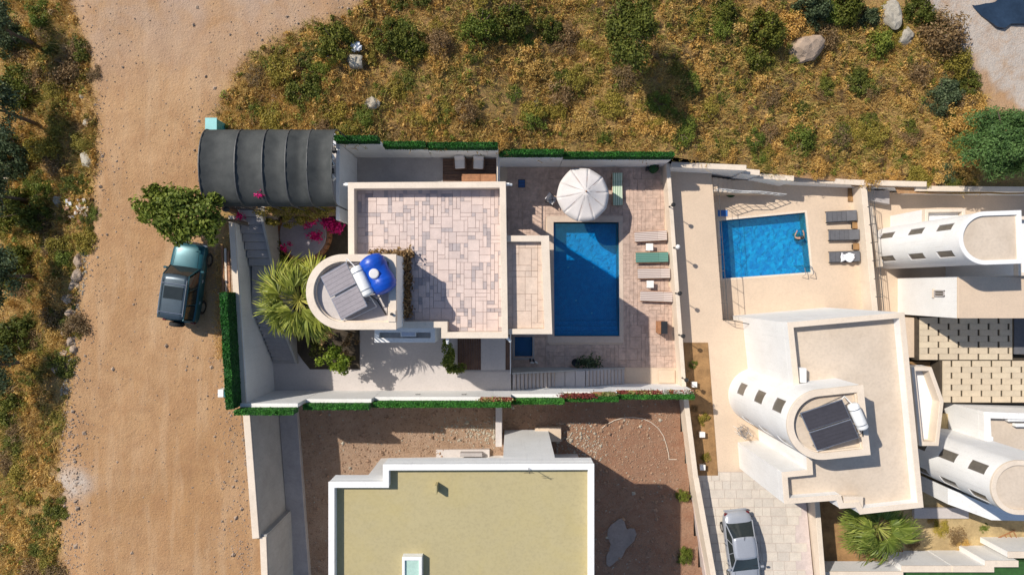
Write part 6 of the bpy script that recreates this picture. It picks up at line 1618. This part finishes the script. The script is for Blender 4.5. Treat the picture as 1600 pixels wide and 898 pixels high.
# patches of dry grass on a coarse random pattern
def patchy(x, y, f=.45, o=0.0): return .5 + .5 * noise.noise(Vector((x * f + o, y * f, o)))
cl = scatter(8200, 5, .12, lambda x, y: min(1, max(.3, patchy(x, y) * 1.6 - .05)))
P = []; T = []
for (x, y) in cl:
    n = rsg.integers(14, 30); rr_ = rsg.uniform(.08, .28); tb = np.clip(patchy(x, y, .5, 4) * 1.25 - .05 + rsg.normal(0, .20), 0, 1)
    xs = x + rsg.normal(0, rr_, n); ys = y + rsg.normal(0, rr_, n)
    z0 = ground_z(x, y) - .04
    P.append(np.stack([xs, ys, np.full(n, z0)], 1)); T.append(np.clip(tb + rsg.normal(0, .12, n), 0, 1))
P = np.concatenate(P); T = np.concatenate(T)
P = P[P[:, 1] > -100]
tag(blades('dry_grass', P, .26, .022, M['dry_grass'], rsg, T, 1.1), kind='stuff')
cl = scatter(3400, 15, .2, lambda x, y: min(1, max(.12, patchy(x, y, .33, 21) * 2.2 - .55)))
C = []; T = []; N = []
for (x, y) in cl:
    n = rsg.integers(25, 60); rr_ = rsg.uniform(.10, .30); q = rsg.normal(size=(n, 3)); q /= np.linalg.norm(q, axis=1)[:, None]; q[:, 2] = np.abs(q[:, 2]); rad_ = rsg.uniform(.5, 1, (n, 1))
    C.append(q * rad_ * np.array([rr_, rr_, rr_ * 1.1]) + np.array([x, y, ground_z(x, y) + .02])); N.append(q); tb = rsg.uniform(.1, .8); T.append(np.clip(tb + rsg.normal(0, .2, n), 0, 1))
for nm, mt, a_, b_ in (('low_scrub', 'leaf_olive', 0, 1000), ('low_scrub', 'leaf_green', 1000, 1350), ('low_scrub', 'leaf_gold', 1350, 2900), ('low_scrub', 'leaf_dark', 2900, 3100), ('low_scrub', 'leaf_brown', 3100, 3400)):
    o = bpy.data.objects.new(nm, leaves_mesh(nm, np.concatenate(C[a_:b_]), np.concatenate(N[a_:b_]), .062, M[mt], np.concatenate(T[a_:b_]), rsg, 2.0)); col.objects.link(o); tag(o, kind='stuff')
# thin dry grass fringes by the tunnel and the hedge fence on the road side
def s_fr(rs):
    r_ = rs.random()
    if r_ < .6: return at(rs.uniform(345, 480), rs.uniform(150, 192), ZR)
    return at(rs.normal(357, 5) - 14 * (rs.random() < .3), rs.uniform(395, 560), ZR)
pp = [s_fr(rsg) for _ in range(9000)]; pp = [q for q in pp if not inside(*q, PLOT)]
PA = np.array([(x, y, ground_z(x, y) - .02) for x, y in pp]); tag(blades('verge_grass', PA, .16, .014, M['dry_grass'], rsg, rsg.uniform(.2, .75, len(PA)), 1.4), kind='stuff')

hand = [  # px, py, r, kind, height, label
 (522, 66, 36, 'dark', 1.1, 'dark green bush at the bend of the dirt road'), (437, 112, 30, 'olive', .8, 'olive bush nearest the dirt road bend'), (472, 140, 34, 'dark', .9, 'dark spreading bush above the shade tunnel'), (418, 100, 18, 'green', .8, 'small green bush on the road edge'),
 (605, 52, 30, 'dark', 1.0, 'dark bush right of the blue plastic sheet'), (640, 70, 32, 'dark', 1.1, 'dark dense bush east of the flat rock slab'), (685, 62, 24, 'brown', .9, 'brown twiggy bush near the top of the scrub'),
 (750, 38, 36, 'green', 1.2, 'broad green bush near the top edge'), (795, 30, 34, 'dark', 1.2, 'dark green bush at the top edge beside the broad green one'), (858, 42, 26, 'dark', 1.2, 'narrow dark bush with a shaded right side'), (820, 62, 18, 'green', .8, 'small bright green bush below the dark ones'),
 (1190, 50, 36, 'dark', 1.6, 'tall dark shrub in the upper right scrub'), (1180, 90, 26, 'dark', 1.2, 'dark shrub just below the tall one'), (1268, 15, 34, 'bluish', 1.5, 'bluish green tree at the top edge beside the boulder'), (1320, 10, 34, 'dark', 1.6, 'very dark tree at the top edge'), (1375, 66, 26, 'green', 1.1, 'green bush against the grey boulder'), (1360, 28, 22, 'bluish', 1.2, 'bluish shrub under the top edge trees'),
 (1434, 18, 28, 'dark', 1.3, 'dark green tree left of the concrete road'), (1476, 52, 38, 'brown', 1.3, 'grey brown round shrub next to the concrete road'), (1498, 95, 28, 'olive', 1.1, 'olive shrub at the concrete road edge'), (1518, 132, 24, 'dark', 1.0, 'dark shrub above the big pine'), (1478, 148, 34, 'bluish', .9, 'bluish grey shrub left of the big pine'), (1440, 110, 26, 'brown', .9, 'twiggy brown shrub in the right scrub'),
 (1340, 125, 26, 'dark', .9, 'dark bush in the middle right scrub'), (1250, 215, 30, 'green', .9, 'green bush above the cream wall'), (1180, 215, 20, 'green', .8, 'small green bush above the stepped walls'), (1370, 210, 26, 'olive', .8, 'yellow olive bush above the long cream wall'), (1360, 185, 18, 'dark', .8, 'small dark bush above the long cream wall'),
 (875, 125, 22, 'dark', .8, 'dark bush with pale blooms in the central scrub'), (1030, 160, 24, 'green', .8, 'yellow green bush below the big shadow'), (1090, 30, 22, 'olive', .9, 'olive bush at the top right of the central tree'), (1130, 14, 28, 'dark', 1.2, 'dark bush at the top edge, right of the central tree'), (690, 180, 20, 'green', .7, 'green bush above the second hedge fence'), (560, 190, 24, 'green', .7, 'green bush at the corner of the shade tunnel'), (1105, 170, 24, 'olive', .8, 'olive bush right of the big shadow'), (1480, 268, 22, 'bluish', .7, 'grey green bush leaning over the cream wall'), (1435, 262, 16, 'green', .8, 'green bush touching the far cream wall'), (1410, 240, 20, 'green', .7, 'bright green bush left of the pine'),
 (20, 60, 40, 'bluish', 1.4, 'dark tree in the upper left corner'), (35, 140, 40, 'dark', 1.2, 'dark shaded bush at the left edge, upper part'), (108, 108, 32, 'brown', 1.2, 'dark brown bush bulging into the road'), (120, 75, 22, 'dark', .9, 'dark bush on the road verge near the top'), (20, 240, 40, 'bluish', 1.3, 'dark bush at the left edge by the grey stone'), (40, 330, 44, 'dark', 1.3, 'large dark bush left of the rubble pile'), (22, 420, 38, 'dark', 1.2, 'dark bush at the left edge, middle'), (92, 385, 26, 'olive', 1.0, 'olive bush above the roadside boulders'), (125, 385, 16, 'dark', .9, 'small dark bush just above the boulder row'), (112, 290, 24, 'dark', .9, 'dark bush above the rubble pile'), (128, 205, 18, 'brown', .9, 'brown bush under the pale roadside stone'), (20, 530, 36, 'dark', 1.1, 'dark bush at the left edge, lower middle'), (12, 640, 30, 'dark', 1.0, 'dark bush at the left edge, lower part'), (10, 720, 26, 'brown', .8, 'brown bush at the left edge near the bottom'), (72, 230, 34, 'olive', 1.0, 'olive bush between the dark left trees and the road'), (65, 300, 24, 'green', 1.0, 'green bush in the left verge'), (60, 20, 26, 'green', 1.0, 'green bush at the top of the left verge')]
for px, py, r, k, h, lb in hand: shrub(px, py, r, k, lb, hz=h)
pts = scatter(290, 41, .5)
kinds = ['olive', 'olive', 'green', 'gold', 'gold', 'gold', 'brown', 'brown', 'dark']
glab = {'olive': 'olive wild shrub among the dry grass', 'green': 'small green wild shrub among the dry grass', 'gold': 'golden withered shrub among the dry grass', 'brown': 'brown twiggy shrub among the dry grass', 'dark': 'small dark green shrub among the dry grass'}
for x, y in pts:
    f = patchy(x, y, .3, 8); k = rnd.choice(kinds)
    if x < -23.5 and rnd.random() < .6: k = rnd.choice(['dark', 'dark', 'olive', 'brown'])
    zz = ground_z(x, y); px, py = 800 + x * FPX / (CAMH - zz), 449 - y * FPX / (CAMH - zz)
    reg = ('in the left verge, upper part' if py < 220 else 'in the left verge, middle part' if py < 520 else 'in the left verge, lower part') if px < 180 else ('on the slope directly behind the hedge fences' if py > 150 else 'on the slope near the top edge') if px < 780 else ('behind the parasol hedge' if py > 150 else 'in the upper central scrub') if px < 1080 else ('behind the stepped cream walls' if py > 150 else 'in the scrub around the large tan boulder') if px < 1400 else ('beside the big pine' if py > 100 else 'by the concrete road')
    shrub(px, py, rnd.uniform(11, 27), k, glab[k].replace('among the dry grass', reg), '%s shrubs %s' % (k, reg), hz=rnd.uniform(.55, .95), name='wild_shrub')
z0 = ground_z(*at(985, 50, 1.5))
unique_tree('hillside_tree', 'tall green tree in the central scrub throwing a long dark shadow', 988, 48, 50, z0, 3.6, M['leaf_dark'], 9000, .085, 60, spread=.30, seed=31, rx=.85, ry=1.25, flat=.75)
z0 = ground_z(*at(1570, 215, -2))
unique_tree('pine_tree', 'large feathery green pine at the right edge above the cream wall', 1580, 218, 72, z0, 3.4, M['leaf_pine'], 30000, .060, 110, spread=.24, seed=32, rx=1.0, ry=.82, flat=.7, aspect=3, trunk_r=.2, limbs=10)
z0 = ground_z(*at(275, 330, ZR))
e = unique_tree('roadside_tree', 'leafy green tree overhanging the dirt road beside the teal car', 283, 330, 62, z0, 3.0, M['leaf_green'], 5200, .115, 46, spread=.34, seed=33, rx=1.05, ry=.72, flat=.55, lean=(1.9, -.3), trunk_r=.1, limbs=9)
rs_ = np.random.default_rng(12)
for k, (px, py, rr_) in enumerate([(230, 315, 22), (225, 330, 18), (245, 295, 16), (330, 320, 22), (275, 365, 22), (318, 365, 16), (250, 345, 20)]):
    z = z0 + 2.8; x, y = at(px, py, z); r_ = rr_ * .0335; Pq, Nq, Tq = crown_points(rs_, 420, r_, r_ * .6, 7, .5)
    o = bpy.data.objects.new('branch_tuft', leaves_mesh('branch_tuft', Pq + np.array([x, y, z - .4]) - np.array(e.location), Nq, .12, M['leaf_green'], Tq, rs_, 1.8)); col.objects.link(o); o.parent = e
    lm = MB(); lm.tube((e.location.x - 1.9, e.location.y + .3, z0 + 2.2), (x, y, z - .2), .05, .015, 6); lm.build('limb', M['bark'], e)
# orange timber and boards between the hedge fence and the road tree
e = thing('board_stack', 'orange brown boards lying along the wall top between tree and hedge fence', 'boards', (-14.6, .5, ZR))
for k in range(5):
    a = at(347 + k * 5, 384 + k * 4, ZR + .1); b_ = at(349 + k * 5, 455 + k * 1, ZR + .1)
    w_ = MB(); wall_mb(w_, a, b_, .11, ZR + .05, ZR + .12 + .01 * k); w_.build('board', M[['wood', 'cream_trim', 'wood', 'rock', 'wood'][k]], e)
x, y = at(354, 611, ZR + .5); e = thing('electric_box', 'small white and teal box on the road side of the hedge corner', 'meter box', (x, y, ZR)); MB().box((x, y, ZR + .6), (.3, .4, 1.1)).build('case', M['white_plastic'], e, bevel=.02); MB().box((x + .2, y, ZR + .6), (.1, .4, 1.0)).build('door', M['teal_plastic'], e, bevel=.01)
# dark blue patch at the top right
b = ats([(1512, -60), (1516, 0), (1524, 12), (1536, 24), (1548, 32), (1560, 41), (1572, 43), (1582, 36), (1600, 36), (1680, 34), (1680, -60)], -2.6)
o = MB().prism(b, -4.5, -2.70).build('dark_blue_patch', M['dark_blue']); struct(o)
for o in list(bpy.data.objects):
    if o.name.startswith('coping') and False: pass

e = MB(); pl_ = []
for k in range(26):
    a_ = 6.283 * k / 26; r_ = 1 + .25 * math.sin(3 * a_ + 1) + .15 * math.sin(5 * a_); xx, yy = at(966, 842, -2.2); xx += .75 * r_ * math.cos(a_) + .25 * math.sin(a_); yy += 1.3 * r_ * math.sin(a_); pl_.append((xx, yy))
zt_ = max(yard_z(*q) for q in pl_) + .01
tag(MB().prism(pl_, zt_ - .2, zt_).build('cement_spill', M['wet_spill']), 'pale grey smear of spilled cement in the shaded yard', 'cement spill')

# ivy on the stair wall
leaf_thing('ivy', 'dark ivy hanging on the garden side of the stairway wall', 'climbing plant', [(*at(px, py, z), z, .25, .45, .6) for px, py, z in ((423, 356, 1.9), (428, 372, 1.8), (434, 388, 1.7), (441, 402, 1.5), (430, 400, 1.7), (452, 408, 1.4))], M['leaf_dark'], 2200, .06, 91, (-12.6, 2.2, 1.15), stems=5)
# tall trees whose crowns reach in at the far left and shade the verge
for k, (px, py, r_, hc) in enumerate([(-22, 30, 44, 3.4), (-26, 165, 50, 3.8), (-30, 300, 46, 3.6), (-24, 430, 46, 3.6), (-34, 575, 44, 3.4)]):
    gx, gy = at(px, py, ZR); z0 = ground_z(gx, gy)
    unique_tree('verge_tree', ['tall dark tree at the far left edge, in the upper corner', 'tall dark tree at the far left edge, second from the top', 'tall dark tree at the far left edge beside the grey stone', 'tall dark tree at the far left edge, middle height', 'tall dark tree at the far left edge, lowest of the row'][k], px, py, r_, z0, hc, M['leaf_bluish'], 5200, .085, 44, spread=.3, seed=70 + k, flat=.8, ry=1.3, group='tall trees along the left edge')
# small lamps on the roof corners and in the south wall
for k, (px, py, z, dx, dy) in enumerate([(543, 288, 6.0, -.16, 0), (792, 288, 6.0, .16, 0), (792, 527, 6.0, .12, -.14), (699, 529, 6.0, 0, -.16)]):
    x, y = at(px, py, z); e = thing('spot_lamp', ['small white spotlight at the northwest roof corner of the tiled villa', 'small white spotlight at the northeast roof corner of the tiled villa', 'small white spotlight at the southeast roof corner of the tiled villa', 'small white spotlight on the south parapet above the climbing plant'][k], 'lamp', (x, y, z), 'spotlights on the tiled villa')
    MB().box((x + dx * .3, y + dy * .3, z), (.14, .14, .06)).build('bracket', M['white_metal'], e); MB().tube((x + dx * .3, y + dy * .3, z), (x + dx * 1.4, y + dy * 1.4, z - .12), .05, .07, 10).build('lamp_head', M['white_metal'], e)
for k, px in enumerate((653, 725)):
    x = at(px, 0, 1.4)[0]; e = thing('wall_lamp', ['dark oblong lamp in the sunny south wall, the west one', 'dark oblong lamp in the sunny south wall, the east one'][k], 'lamp', (x, -5.94, 1.4), 'oblong lamps in the south wall')
    MB().box((x, -5.93, 1.4), (.26, .04, .12)).build('case', M['dark_metal'], e, bevel=.01); MB().box((x, -5.908, 1.4), (.2, .01, .07)).build('lens', M['lamp_glass'], e)
